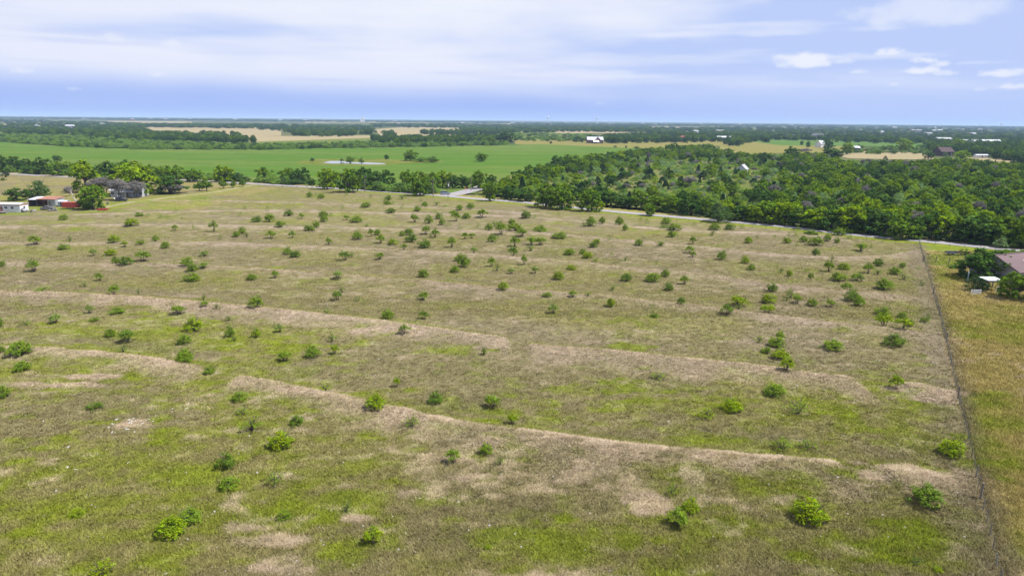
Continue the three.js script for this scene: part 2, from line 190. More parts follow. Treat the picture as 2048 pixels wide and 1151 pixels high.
    [-82.67,-201.98,2.56,1.63,"r","g",4,74],
    [-83.45,-208.24,2.37,2.07,"r","g",4,75],
    [-86.09,-198.77,1.26,1.54,"t","g",4,76],
    [-93.29,-210.93,2.77,3.32,"t","p",4,77],
    [-100.91,-213.84,1.35,1.82,"s","g",4,78],
    [-106.36,-212.82,1.88,1.94,"t","g",4,79],
    [-123.23,-218.4,4.3,2.4,"r","y",4,80],
    [-124.8,-189.46,1.83,2.06,"s","g",4,81],
    [-148.52,-204.32,2.48,0.89,"f","d",4,82],
    [76.26,-119.9,1.12,1.25,"s","g",3,1],
    [74.42,-118.36,1.59,0.97,"f","g",3,2],
    [71.85,-120.88,1.62,1.15,"r","g",3,3],
    [70.6,-115.81,1.43,1.12,"r","g",3,4],
    [69.57,-123.22,2.88,1.52,"r","g",3,5],
    [68.78,-133.27,3.25,2.09,"r","d",3,6],
    [68.05,-129.35,2.3,1.82,"r","g",3,7],
    [65.26,-114.76,2.96,2.31,"t","y",3,8],
    [62.25,-128.6,1.77,1.51,"t","g",3,9],
    [58.94,-129.02,2.01,1.4,"r","g",3,10],
    [56.96,-135.14,2.25,1.91,"s","g",3,11],
    [56.78,-131.13,1.8,1.75,"t","g",3,12],
    [55.23,-132.99,1.47,0.9,"s","g",3,13],
    [55.21,-140.56,2.24,1.74,"r","d",3,14],
    [51.08,-131.47,2.92,1.78,"r","y",3,15],
    [48.09,-123.95,2.62,1.74,"t","y",3,16],
    [44.7,-129.58,3.31,2.0,"t","y",3,17],
    [43.69,-126.87,1.27,1.02,"s","g",3,18],
    [38.12,-146.93,1.97,1.81,"t","g",3,19],
    [35.39,-153.89,2.05,1.62,"r","g",3,20],
    [33.48,-141.29,2.11,1.57,"r","d",3,21],
    [31.48,-149.1,3.45,1.92,"r","g",3,22],
    [25.7,-149.36,2.61,1.62,"r","d",3,23],
    [21.45,-141.25,1.24,1.21,"s","g",3,24],
    [14.41,-160.31,2.46,1.02,"f","y",3,25],
    [10.46,-149.88,2.5,2.03,"r","y",3,26],
    [5.36,-155.8,1.68,1.67,"t","p",3,27],
    [2.98,-164.91,1.6,2.43,"t","g",3,28],
    [-0.27,-155.55,1.68,1.26,"t","p",3,29],
    [-3.68,-158.16,2.03,1.79,"s","p",3,30],
    [-5.09,-162.92,2.0,2.15,"t","g",3,31],
    [-11.75,-161.63,3.1,3.17,"r","g",3,32],
    [-13.33,-168.7,2.58,1.74,"r","g",3,33],
    [-13.54,-155.87,2.2,1.5,"r","g",3,34],
    [-13.97,-146.69,1.51,0.69,"s","p",3,35],
    [-20.13,-151.13,2.41,1.94,"r","g",3,36],
    [-29.16,-180.41,1.93,1.61,"t","g",3,37],
    [-33.71,-169.86,2.38,1.77,"t","g",3,38],
    [-39.33,-171.33,1.31,0.77,"s","g",3,39],
    [-41.16,-171.68,1.31,1.67,"s","g",3,40],
    [-42.12,-168.37,2.58,2.31,"t","d",3,41],
    [-55.6,-171.63,2.85,1.89,"r","d",3,42],
    [-58.76,-175.34,2.23,1.86,"r","g",3,43],
    [-73.33,-188.24,1.2,1.17,"s","g",3,44],
    [-79.33,-172.02,2.63,1.34,"f","p",3,45],
    [-91.06,-176.03,1.08,0.92,"s","g",3,46],
    [-91.6,-165.97,3.18,2.54,"t","g",3,47],
    [-94.49,-182.68,2.56,1.78,"r","g",3,48],
    [-101.44,-191.31,2.19,1.56,"r","g",3,49],
    [-103.67,-172.6,3.17,1.54,"r","y",3,50],
    [-104.32,-188.69,2.49,1.27,"f","g",3,51],
    [-106.57,-184.6,1.97,1.76,"t","y",3,52],
    [-107.38,-171.74,2.1,1.7,"t","p",3,53],
    [-111.62,-188.29,3.11,2.1,"r","y",3,54],
    [-120.46,-180.05,3.12,1.4,"r","g",3,55],
    [-130.59,-183.82,3.18,2.52,"t","g",3,56],
    [67.23,-112.29,2.52,1.78,"t","y",2,1],
    [63.06,-98.88,1.01,0.45,"s","g",2,2],
    [61.71,-104.87,3.19,1.8,"r","d",2,3],
    [51.08,-103.32,3.38,1.37,"r","g",2,4],
    [43.83,-106.03,1.55,1.91,"t","g",2,5],
    [42.53,-104.14,2.58,1.48,"r","g",2,6],
    [41.29,-99.04,2.58,1.39,"r","y",2,7],
    [40.21,-106.07,1.67,1.07,"s","g",2,8],
    [39.88,-101.23,1.6,0.97,"r","g",2,9],
    [39.8,-121.49,2.3,1.82,"t","d",2,10],
    [32.92,-128.24,1.73,1.24,"r","d",2,11],
    [26.95,-125.81,1.11,0.74,"s","g",2,12],
    [26.23,-120.89,1.73,0.61,"f","d",2,13],
    [19.16,-127.12,1.91,1.65,"r","y",2,14],
    [15.32,-133.85,1.45,0.97,"s","y",2,15],
    [12.23,-132.92,1.65,1.3,"t","g",2,16],
    [7.76,-122.52,1.98,1.67,"t","p",2,17],
    [6.98,-133.12,1.89,0.92,"f","g",2,18],
    [-1.87,-137.67,2.2,1.51,"r","y",2,19],
    [-15.86,-118.33,1.6,1.46,"t","d",2,20],
    [-17.68,-131.24,2.11,1.58,"t","g",2,21],
    [-22.34,-118.32,2.22,1.7,"r","g",2,22],
    [-28.67,-127.47,0.99,0.91,"s","p",2,23],
    [-30.26,-129.46,1.51,1.04,"s","p",2,24],
    [-33.65,-119.36,1.62,1.09,"s","g",2,25],
    [-34.41,-130.21,1.86,1.87,"t","d",2,26],
    [-34.96,-136.35,1.41,1.11,"s","g",2,27],
    [-38.34,-146.64,2.19,1.71,"t","p",2,28],
    [-52.65,-147.68,1.59,1.71,"t","g",2,29],
    [-57.32,-146.16,2.33,1.23,"r","g",2,30],
    [-60.35,-128.84,1.27,1.17,"s","y",2,31],
    [-69.9,-145.13,3.55,1.76,"r","g",2,32],
    [-72.5,-156.35,2.4,1.21,"t","g",2,33],
    [-73.87,-154.07,2.57,1.78,"r","g",2,34],
    [-75.6,-133.62,0.86,1.33,"s","g",2,35],
    [-76.89,-158.04,2.83,1.89,"r","g",2,36],
    [-87.24,-137.9,1.07,0.63,"s","g",2,37],
    [-89.86,-144.45,1.67,1.82,"t","g",2,38],
    [-89.87,-139.28,1.15,1.18,"s","g",2,39],
    [-91.74,-158.31,3.57,1.76,"r","d",2,40],
    [-94.77,-159.72,2.25,1.68,"r","g",2,41],
    [-95.18,-133.55,3.28,1.27,"s","g",2,42],
    [-109.22,-152.12,2.93,2.61,"t","g",2,43],
    [-114.44,-153.15,1.18,1.1,"s","p",2,44],
    [-119.32,-156.08,1.4,1.31,"r","g",2,45],
    [52.33,-86.86,1.77,1.85,"t","y",1,1],
    [47.82,-67.64,2.6,1.68,"r","y",1,2],
    [39.24,-91.8,2.02,1.72,"t","y",1,3],
    [35.38,-78.02,2.81,1.8,"s","g",1,4],
    [34.56,-83.79,2.86,1.5,"r","g",1,5],
    [32.8,-69.09,1.92,1.06,"s","g",1,6],
    [29.96,-68.77,2.39,1.4,"s","g",1,7],
    [27.58,-78.81,2.57,1.42,"r","y",1,8],
    [23.57,-76.49,2.24,1.28,"s","y",1,9],
    [20.31,-89.36,1.88,1.04,"s","g",1,10],
    [0.25,-74.74,1.34,1.28,"t","y",1,11],
    [-2.38,-79.74,1.91,1.56,"t","g",1,12],
    [-4.16,-98.87,1.04,1.22,"s","g",1,13],
    [-4.27,-98.87,1.0,1.08,"s","g",1,14],
    [-9.62,-80.93,2.0,1.48,"r","d",1,15],
    [-15.35,-85.89,0.88,1.35,"t","y",1,16],
    [-17.83,-108.4,1.85,1.67,"t","p",1,17],
    [-24.52,-83.77,1.43,1.34,"s","y",1,18],
    [-26.98,-98.75,1.36,1.39,"t","y",1,19],
    [-28.86,-104.72,1.6,1.36,"s","g",1,20],
    [-29.97,-97.35,2.27,1.61,"r","g",1,21],
    [-33.62,-95.66,1.9,1.45,"t","g",1,22],
    [-38.8,-108.94,1.57,1.28,"t","p",1,23],
    [-40.72,-112.07,0.82,0.81,"s","d",1,24],
    [-41.62,-106.1,1.53,1.6,"r","y",1,25],
    [-44.75,-104.32,1.7,0.86,"s","g",1,26],
    [-46.06,-106.41,1.68,1.82,"r","g",1,27],
    [-47.48,-122.3,2.7,2.14,"r","g",1,28],
    [-47.52,-93.83,2.28,1.83,"r","g",1,29],
    [-47.99,-94.96,2.27,1.65,"r","g",1,30],
    [-49.69,-115.03,1.44,0.91,"s","g",1,31],
    [-51.88,-102.73,2.03,1.56,"r","g",1,32],
    [-53.44,-109.42,3.01,2.15,"r","y",1,33],
    [-54.47,-121.23,1.42,0.97,"s","p",1,34],
    [-57.09,-122.3,1.34,1.09,"t","g",1,35],
    [-58.89,-98.04,1.43,1.16,"s","p",1,36],
    [-60.27,-118.76,2.48,1.69,"t","g",1,37],
    [-61.28,-103.72,2.68,1.92,"t","d",1,38],
    [-65.24,-105.98,1.89,1.26,"r","g",1,39],
    [-71.56,-118.92,2.63,1.04,"r","g",1,40],
    [-72.69,-114.04,1.73,0.72,"f","g",1,41],
    [-76.49,-118.97,1.49,1.59,"t","p",1,42],
    [-78.75,-112.51,2.0,1.59,"t","p",1,43],
    [-79.14,-131.16,2.38,1.85,"t","g",1,44],
    [-82.76,-111.37,1.6,0.96,"s","g",1,45],
    [-86.21,-109.98,1.04,1.67,"r","g",1,46],
    [39.06,-57.68,2.77,1.67,"r","d",0,1],
    [34.37,-47.7,0.78,0.4,"f","y",0,2],
    [33.07,-48.64,0.89,0.59,"s","d",0,3],
    [26.94,-54.72,2.94,1.95,"r","y",0,4],
    [16.65,-56.11,1.5,1.35,"r","y",0,5],
    [15.57,-58.89,1.21,1.18,"s","g",0,6],
    [14.91,-53.83,1.74,1.56,"t","g",0,7],
    [-1.05,-64.73,1.02,0.99,"s","p",0,8],
    [-1.78,-50.4,0.64,0.47,"f","y",0,9],
    [-2.73,-66.84,1.45,1.11,"r","g",0,10],
    [-6.08,-65.1,1.48,1.45,"t","g",0,11],
    [-11.4,-72.73,1.89,1.6,"s","g",0,12],
    [-11.53,-51.0,1.57,1.42,"t","y",0,13],
    [-14.94,-55.56,0.99,1.01,"s","d",0,14],
    [-16.53,-77.44,2.4,1.56,"r","y",0,15],
    [-20.19,-54.59,1.17,0.82,"f","g",0,16],
    [-23.17,-60.46,1.71,1.29,"s","g",0,17],
    [-25.06,-68.12,2.61,1.67,"r","y",0,18],
    [-25.07,-73.7,1.58,1.13,"r","d",0,19],
    [-27.4,-59.57,1.9,1.1,"r","g",0,20],
    [-28.38,-53.77,2.03,1.21,"r","g",0,21],
    [-29.01,-51.8,2.43,1.63,"r","y",0,22],
    [-29.11,-63.49,1.9,1.57,"r","d",0,23],
    [-29.73,-72.04,2.37,1.57,"s","g",0,24],
    [-31.88,-46.48,1.88,1.18,"s","y",0,25],
    [-32.5,-76.31,1.58,1.07,"s","g",0,26],
    [-34.41,-80.32,1.87,1.09,"r","g",0,27],
    [-39.02,-54.51,1.47,0.51,"f","y",0,28],
    [-42.25,-89.85,1.58,1.11,"r","g",0,29],
    [-51.15,-78.04,2.01,0.7,"f","d",0,30],
    [-64.57,-80.83,1.8,1.48,"r","g",0,31],
    [-68.52,-89.98,2.14,1.3,"r","g",0,32],
    [-72.71,-95.58,3.54,1.78,"r","g",0,33],
    [-76.09,-96.39,1.15,1.05,"r","g",0,34],
    [104.42,-209.06,1.81,1.48,"s","p",6,1],
    [103.95,-215.9,3.74,2.35,"r","g",6,2],
    [94.84,-214.8,4.42,1.82,"r","d",6,3],
    [94.33,-224.14,1.94,1.59,"s","g",6,4],
    [77.27,-227.74,2.21,1.45,"r","g",6,5],
    [72.61,-226.5,3.43,1.85,"r","d",6,6],
    [67.2,-225.54,3.8,2.11,"r","g",6,7],
    [62.5,-233.28,1.65,1.56,"t","g",6,8],
    [53.7,-237.45,3.59,2.18,"r","g",6,9],
    [50.84,-226.87,3.43,1.5,"r","p",6,10],
    [47.28,-238.24,2.1,1.68,"r","g",6,11],
    [45.6,-242.25,2.13,1.46,"r","g",6,12],
    [16.93,-253.45,1.91,1.55,"s","g",6,13],
    [-16.71,-267.51,3.46,2.29,"r","g",6,14],
    [-20.81,-266.07,2.95,1.81,"r","g",6,15],
    [-22.38,-256.74,3.55,1.41,"r","g",6,16],
    [-29.66,-259.59,3.26,1.25,"r","g",6,17],
    [-37.12,-264.84,2.94,2.05,"r","g",6,18],
    [-44.01,-271.24,2.0,1.65,"s","g",6,19],
    [-51.38,-278.76,3.35,1.89,"r","g",6,20],
    [-58.97,-273.27,4.04,2.06,"r","g",6,21],
    [-66.22,-265.68,1.96,1.87,"t","g",6,22],
    [-104.73,-266.58,1.97,1.38,"r","g",6,23],
    [9.6,-267.58,2.23,1.17,"r","g",7,1],
    [3.51,-263.41,1.95,1.36,"s","g",7,2],
    [-27.29,-274.52,2.54,1.64,"s","p",7,3],
    [-31.71,-282.42,2.35,2.23,"s","p",7,4],
    [-35.83,-277.92,2.82,2.17,"r","g",7,5],
    [-39.33,-292.81,1.89,2.07,"s","g",7,6],
    [-49.17,-303.82,3.92,2.05,"s","g",7,7],
    [-50.18,-285.24,2.63,1.71,"r","g",7,8],
    [-54.39,-298.54,3.3,2.32,"r","g",7,9],
    [-63.61,-306.04,1.97,1.6,"s","g",7,10],
    [-75.32,-309.07,2.28,2.46,"s","g",7,11],
    [-85.09,-303.19,3.35,2.08,"r","g",7,12],
    [-89.35,-310.41,2.57,1.89,"s","g",7,13],
    [-91.41,-307.66,2.83,2.14,"r","g",7,14],
    [-132.66,-294.27,1.63,1.28,"s","g",7,15],
  ],
  trees: [
    ["oak",-323.01,-436.45,6.38,8.76,"d","leftmost dark tree in the roadside row beyond the pale shed"],
    ["oak",-313.67,-433.4,10.69,8.41,"d","dark tree in the far-left roadside row, second from the photo's edge"],
    ["oak",-306.41,-434.35,8.73,7.29,"d","dark tree in the far-left roadside row, third from the photo's edge"],
    ["oak",-283.17,-415.02,9.48,8.98,"d","broad dark tree in the roadside row behind the olive-grey farmyard tree"],
    ["oak",-350.09,-530.9,5.99,4.21,"d","lone dark round tree in the green crop field behind the farm"],
    ["oak",-267.2,-403.85,8.12,8.03,"g","tree in the roadside row left of the two big farmyard oaks"],
    ["oak",-268.75,-416.82,8.0,6.77,"g","smaller tree in the roadside row against the big bright farmyard oak"],
    ["oak",-198.61,-319.38,13.22,13.31,"y","big bright oak with spreading crown, left of the white farmhouse"],
    ["oak",-204.77,-349.64,15.4,11.31,"d","dark wide tree rising behind the white farmhouse"],
    ["oak",-206.4,-367.18,9.42,10.79,"d","tall dark tree behind the brightest farmyard oak"],
    ["oak",-169.55,-308.45,17.03,13.22,"y","largest bright yellow-green oak over the white farmhouse"],
    ["oak",-205.54,-390.97,8.59,7.45,"g","roadside tree showing above the shoulder of the largest farmyard oak"],
    ["oak",-193.0,-380.15,9.4,7.48,"g","roadside tree behind the low dark tree right of the farmhouse"],
    ["oak",-186.39,-380.89,7.67,7.76,"g","upright roadside tree at the end of the farm's tree cluster"],
    ["oak",-158.92,-317.49,13.72,7.61,"d","low wide dark tree right of the white farmhouse"],
    ["oak",-159.8,-259.34,8.88,8.24,"g","dense rounded tree in front of the farmhouse beside the red trailer"],
    ["mesq",-203.03,-292.04,9.42,6.89,"d","olive-grey leaning tree behind the open red-roofed shed"],
    ["oak",-206.77,-284.76,7.62,4.67,"d","dark low tree behind the white mobile home"],
    ["bush",-206.08,-291.78,4.3,3.16,"d","dark shrub between the mobile home tree and the olive-grey tree"],
    ["dead",-183.64,-308.76,10.8,7.52,"g","bare grey-lilac tree before the white farmhouse wall"],
    ["dead",-166.12,-289.1,9.6,8.39,"g","tall bare grey tree in front of the white farmhouse"],
    ["dead",-164.89,-298.73,9.36,6.76,"g","bare grey branches under the largest bright oak"],
    ["dead",-154.67,-313.52,8.65,3.96,"g","low bare lilac-grey thicket by the dark tree right of the farmhouse"],
    ["dead",-196.25,-302.46,3.9,4.03,"g","small bare grey tree alone on the grass left of the farmhouse"],
    ["oak",-175.38,-377.39,10.37,6.2,"g","wide roadside tree beside the first clipped drive tree"],
    ["oak",-158.89,-377.65,9.34,8.11,"y","rounded roadside tree standing behind the row of clipped drive trees"],
    ["topi",-150.43,-328.55,4.95,4.15,"g","first clipped flat-bottomed tree along the farm drive from the farmhouse"],
    ["topi",-147.44,-330.01,5.15,5.38,"g","second clipped tree along the farm drive, taller than its neighbours"],
    ["topi",-144.45,-342.61,3.9,3.63,"g","third clipped tree along the farm drive from the farmhouse"],
    ["topi",-141.15,-346.15,3.18,2.93,"g","fourth and smallest clipped tree along the farm drive"],
    ["topi",-138.27,-351.05,3.35,3.48,"g","clipped drive tree nearest the paved road"],
    ["bush",-289.51,-392.3,4.67,3.81,"d","dark shrub on the verge at the far-left paved road"],
    ["bush",-274.42,-369.56,2.57,1.68,"g","low green shrub in the meadow below the far-left road"],
    ["oak",-137.65,-381.53,9.22,7.22,"g","first roadside tree right of the farm gate, before the crop field"],
    ["oak",-122.87,-374.67,8.37,7.38,"g","left tree of the touching roadside pair below the pond"],
    ["oak",-114.79,-371.79,8.45,7.73,"d","right tree of the touching roadside pair below the pond"],
    ["oak",-92.75,-342.62,7.67,9.46,"y","tree on the pasture edge of the road with an open grassy foot"],
    ["oak",-93.51,-359.69,5.94,7.17,"y","paler tree just behind the road-edge tree below the pond"],
    ["oak",-78.67,-329.47,11.81,10.1,"g","broad multi-trunked oak on the pasture side of the road"],
    ["oak",-77.37,-354.52,9.43,9.39,"d","tall dark tree right behind the broad multi-trunked oak"],
    ["oak",-67.82,-352.16,12.6,8.21,"d","wide dark round tree ending the middle roadside group"],
    ["bush",-58.62,-346.59,6.04,2.41,"d","low hedge-like shrub in the gap between roadside groups"],
    ["oak",-52.7,-344.01,6.63,8.9,"g","slim tree at the start of the group left of the junction"],
    ["oak",-43.14,-318.22,9.07,10.27,"g","large shady tree standing at the road edge left of the junction"],
    ["oak",-41.25,-351.52,8.06,7.55,"g","tree behind the first utility pole by the junction"],
    ["oak",-36.48,-356.61,7.33,8.09,"y","pale-topped tree behind the parked car at the junction"],
    ["oak",-31.14,-353.83,5.71,6.14,"d","dark tree right above the parked car at the junction"],
    ["oak",-25.99,-356.32,7.52,5.91,"d","low dark tree nearest the side road left of the junction"],
    ["oak",-18.02,-353.81,8.11,8.44,"g","first tree on the wood's corner right of the side road"],
    ["oak",-11.44,-361.15,5.16,6.09,"d","dark tree on the wood's corner beside the crop field"],
    ["mesq",-5.54,-337.51,11.16,4.78,"y","light spreading bush on the wood's corner at the junction"],
    ["oak",-9.84,-298.97,5.23,7.77,"g","upright tree in the verge between junction and pasture"],
    ["jun",-4.5,-317.39,4.96,3.4,"d","dark conical juniper on the wood's corner by the road"],
    ["bush",-138.65,-559.99,3.46,3.17,"y","small bush on the near bank of the pond"],
    ["bush",-128.43,-545.37,8.73,4.92,"y","largest rounded willow on the pond bank"],
    ["bush",-118.9,-542.14,4.73,4.61,"y","narrow rounded bush at the right part of the pond"],
    ["oak",-109.7,-600.36,3.93,3.83,"d","small dark round tree behind the right end of the pond"],
    ["oak",-86.42,-582.22,10.79,7.98,"g","round tree standing in the crop field right of the pond"],
    ["bush",-76.86,-571.58,9.87,3.48,"g","low bush beside the round crop field tree"],
    ["bush",-66.59,-568.13,12.91,4.52,"g","wide low bush right of the round crop field tree"],
    ["oak",-26.97,-584.82,10.41,6.32,"g","solitary dome-shaped tree in the crop field near the wood"],
    ["bush",-163.37,-562.74,3.68,2.57,"d","small grey-green bush at the left end of the pond"],
    ["oak",-11.21,-1066.0,25.98,15.4,"d","big dark tree on the far edge of the crop field"],
    ["oak",-36.9,-1036.13,16.09,9.49,"g","rounded tree left of the big dark far-edge tree"],
    ["oak",13.48,-278.89,9.78,9.05,"g","massive tree on the pasture side of the road, first past the junction"],
    ["oak",19.86,-272.97,9.58,8.35,"g","massive tree touching the first one past the junction"],
    ["oak",29.46,-268.31,7.93,8.04,"g","tall tree at the pasture edge where the road shows again"],
    ["oak",33.06,-268.57,5.36,4.29,"y","small bright yellow-green tree beside the tall pasture-edge tree"],
    ["oak",51.8,-256.92,4.52,4.43,"g","lone small tree on the verge above the middle of the road"],
    ["mesq",73.6,-242.77,9.23,6.24,"d","wide dark drooping tree hiding the road, with hazy grey edges"],
    ["jun",47.85,-389.09,4.13,3.55,"d","first small juniper in the open brush behind the massive roadside trees"],
    ["jun",72.23,-457.07,5.17,4.51,"d","lone dark juniper in the middle of the open brush"],
    ["jun",82.96,-417.77,8.02,5.99,"d","large pointed juniper in the open brush"],
    ["jun",97.17,-425.67,6.84,4.59,"d","juniper right of the large pointed one in the open brush"],
    ["jun",60.62,-398.38,5.47,3.3,"d","low dark juniper before the lone one in the open brush"],
    ["jun",81.29,-375.42,4.81,4.64,"d","juniper near the grey dead thicket in the open brush"],
    ["jun",116.94,-423.4,6.58,4.81,"d","rounded juniper below the white house hidden in the wood"],
    ["dead",93.26,-362.77,7.98,6.01,"g","grey dead thicket amid the open brush"],
    ["oak",10.49,-437.29,5.75,6.36,"d","dark tree standing out at the wood's left edge by the crop"],
    ["oak",20.98,-448.66,7.78,5.07,"d","rounded dark tree at the wood's left edge by the crop"],
    ["oak",32.34,-491.88,11.2,9.08,"d","first of the tall trees along the wood's crop-field edge"],
    ["oak",42.92,-505.98,14.28,9.26,"g","second of the tall trees along the wood's crop-field edge"],
    ["oak",62.68,-546.59,16.4,8.7,"g","third of the tall trees along the wood's crop-field edge"],
    ["oak",86.1,-570.46,11.93,8.19,"y","bright tree ending the tall crop-field edge row"],
    ["oak",167.43,-727.83,14.51,10.92,"d","dark crown standing above the wood before the pale hay meadow"],
    ["oak",212.33,-736.4,12.67,6.68,"d","round dark tree on the pale meadow edge, left of its neighbour"],
    ["oak",223.25,-720.62,10.19,6.98,"d","round dark tree on the pale meadow right of its twin"],
    ["oak",101.46,-1123.14,12.16,8.95,"d","dark round tree left of the far white-roofed farmhouse"],
    ["oak",108.01,-1100.81,6.75,6.66,"d","small tree between the round tree and the far farmhouse"],
    ["oak",119.53,-1080.84,11.71,8.42,"d","tree in front of the far farmhouse's long roof"],
    ["oak",149.17,-1089.31,14.75,9.62,"d","tree right of the far farmhouse porch"],
    ["oak",159.89,-1075.34,12.62,9.14,"d","second tree right of the far farmhouse porch"],
    ["oak",175.32,-1096.79,7.13,6.83,"g","small tree standing apart right of the far farmhouse"],
    ["bush",54.63,-1019.2,4.42,3.98,"d","dark bush at the crop field's far left corner near the farmhouse"],
    ["bush",133.53,-915.34,4.96,2.4,"d","lone dark bush between crop field and farmhouse meadow"],
    ["bush",143.87,-889.98,3.22,3.16,"d","left bush of the pair on the crop field's far corner"],
    ["bush",155.71,-881.29,7.97,3.05,"g","bush right of the pair on the crop field's far corner"],
    ["oak",347.99,-1077.81,18.48,9.86,"g","tree beside the far drive right of the long white barn"],
    ["oak",266.54,-664.32,14.46,10.54,"d","round dark tree behind the pale meadow, before the grey thicket"],
    ["oak",305.6,-666.75,18.14,10.51,"d","wide dark tree in front of the tan mown field"],
    ["dead",331.44,-786.96,12.82,5.47,"g","grey thicket right of the round dark tree before the tan field"],
    ["oak",426.61,-943.94,14.5,12.07,"d","tree beside the small white house on the green lawn"],
    ["oak",377.21,-787.35,12.83,11.89,"y","bright tree at the left end of the tan mown field"],
    ["oak",442.6,-1071.3,5.03,6.12,"d","small tree left on the far green lawn"],
    ["oak",417.96,-988.46,6.07,7.41,"d","small tree on the far lawn left of the white house"],
    ["oak",496.72,-884.41,17.59,13.81,"y","bright round tree at the right end of the tan field's hedge"],
    ["oak",615.03,-966.84,15.72,12.89,"y","bright tree behind the brown-roofed house"],
    ["oak",419.68,-649.33,12.96,9.76,"y","bright green tree right of the brown-roofed house"],
    ["jun",343.37,-640.93,4.65,4.79,"d","small dark juniper before the tan mown field"],
    ["oak",419.12,-701.33,10.17,6.17,"d","dark tree left of the brown-roofed house"],
    ["jun",351.8,-570.5,8.3,6.04,"d","dark juniper in front of the brown-roofed house"],
    ["oak",379.15,-953.36,3.45,2.7,"d","tiny bush on the far lawn"],
    ["oak",113.98,-221.77,5.36,4.66,"y","bright yellow-green tree at the road edge by the pasture's top corner"],
    ["mesq",110.57,-224.15,4.59,6.02,"d","tall hazy tree left of the bright road-edge tree"],
    ["oak",120.33,-210.02,7.44,5.65,"g","dark tree shading the road at the fence corner"],
    ["oak",124.11,-208.41,4.28,4.43,"g","tree at the top end of the wire fence by the road"],
    ["mesq",141.36,-195.15,3.28,3.29,"p","pale thin sapling on the verge right of the fence corner"],
    ["oak",108.62,-155.52,9.75,6.29,"d","big dark round tree above the white-roofed carport"],
    ["oak",120.65,-167.55,6.22,4.11,"d","dark tree behind the big round one by the house"],
    ["oak",126.37,-169.85,6.02,3.91,"g","green tree in the row behind the brown-red roof"],
    ["oak",130.08,-170.02,6.02,3.92,"g","rightmost tree of the row behind the brown-red roof"],
    ["oak",104.41,-136.76,6.77,4.98,"g","spreading multi-stemmed tree in front of the brown-red roof"],
    ["bush",100.23,-142.99,4.62,2.93,"d","grey-green shrub beside the white carport gate"],
  ],
};
// ------------------------------------------------------------------ numbers
function rng(seed) { let a = seed >>> 0; return () => { a = (a + 0x6d2b79f5) | 0; let t = Math.imul(a ^ (a >>> 15), 1 | a); t = (t + Math.imul(t ^ (t >>> 7), 61 | t)) ^ t; return ((t ^ (t >>> 14)) >>> 0) / 4294967296; }; }
const PERM = new Uint8Array(512); { const q = rng(77), p = Array.from({ length: 256 }, (_, i) => i); for (let i = 255; i > 0; i--) { const j = Math.floor(q() * (i + 1)); const t = p[i]; p[i] = p[j]; p[j] = t; } for (let i = 0; i < 512; i++) PERM[i] = p[i & 255]; }
const VAL = new Float32Array(256); { const q = rng(5); for (let i = 0; i < 256; i++) VAL[i] = q(); }
function noise(x, y) {                      // smooth value noise, 0..1
  const ix = Math.floor(x), iy = Math.floor(y), fx = x - ix, fy = y - iy, u = fx * fx * (3 - 2 * fx), v = fy * fy * (3 - 2 * fy), X = ix & 255, Y = iy & 255;
  const a = VAL[PERM[PERM[X] + Y]], b = VAL[PERM[PERM[X + 1] + Y]], c = VAL[PERM[PERM[X] + ((Y + 1) & 255)]], d = VAL[PERM[PERM[X + 1] + ((Y + 1) & 255)]];
  return a + (b - a) * u + (c - a + (a - b - c + d) * u) * v;
}
function fbm(x, y, n) { let s = 0, a = 0.5, t = 0; for (let i = 0; i < n; i++) { s += a * noise(x, y); t += a; x = x * 2.03 + 17.3; y = y * 2.03 + 9.1; a *= 0.5; } return s / t; }
const clamp = (v, a = 0, b = 1) => (v < a ? a : v > b ? b : v), sstep = (a, b, v) => { const t = clamp((v - a) / (b - a)); return t * t * (3 - 2 * t); }, lerp = (a, b, t) => a + (b - a) * t;
const mix3 = (o, c, t) => { o[0] += (c[0] - o[0]) * t; o[1] += (c[1] - o[1]) * t; o[2] += (c[2] - o[2]) * t; };
const toSRGB = new Uint8Array(4097); for (let i = 0; i <= 4096; i++) { const c = i / 4096; toSRGB[i] = Math.round(255 * (c <= 0.0031308 ? 12.92 * c : 1.055 * c ** (1 / 2.4) - 0.055)); }
const ALBEDO = 0.82;                         // the colours below were judged against a card of this reflectance
const lin = (r, g, b) => new THREE.Color().setRGB(r * ALBEDO, g * ALBEDO, b * ALBEDO);

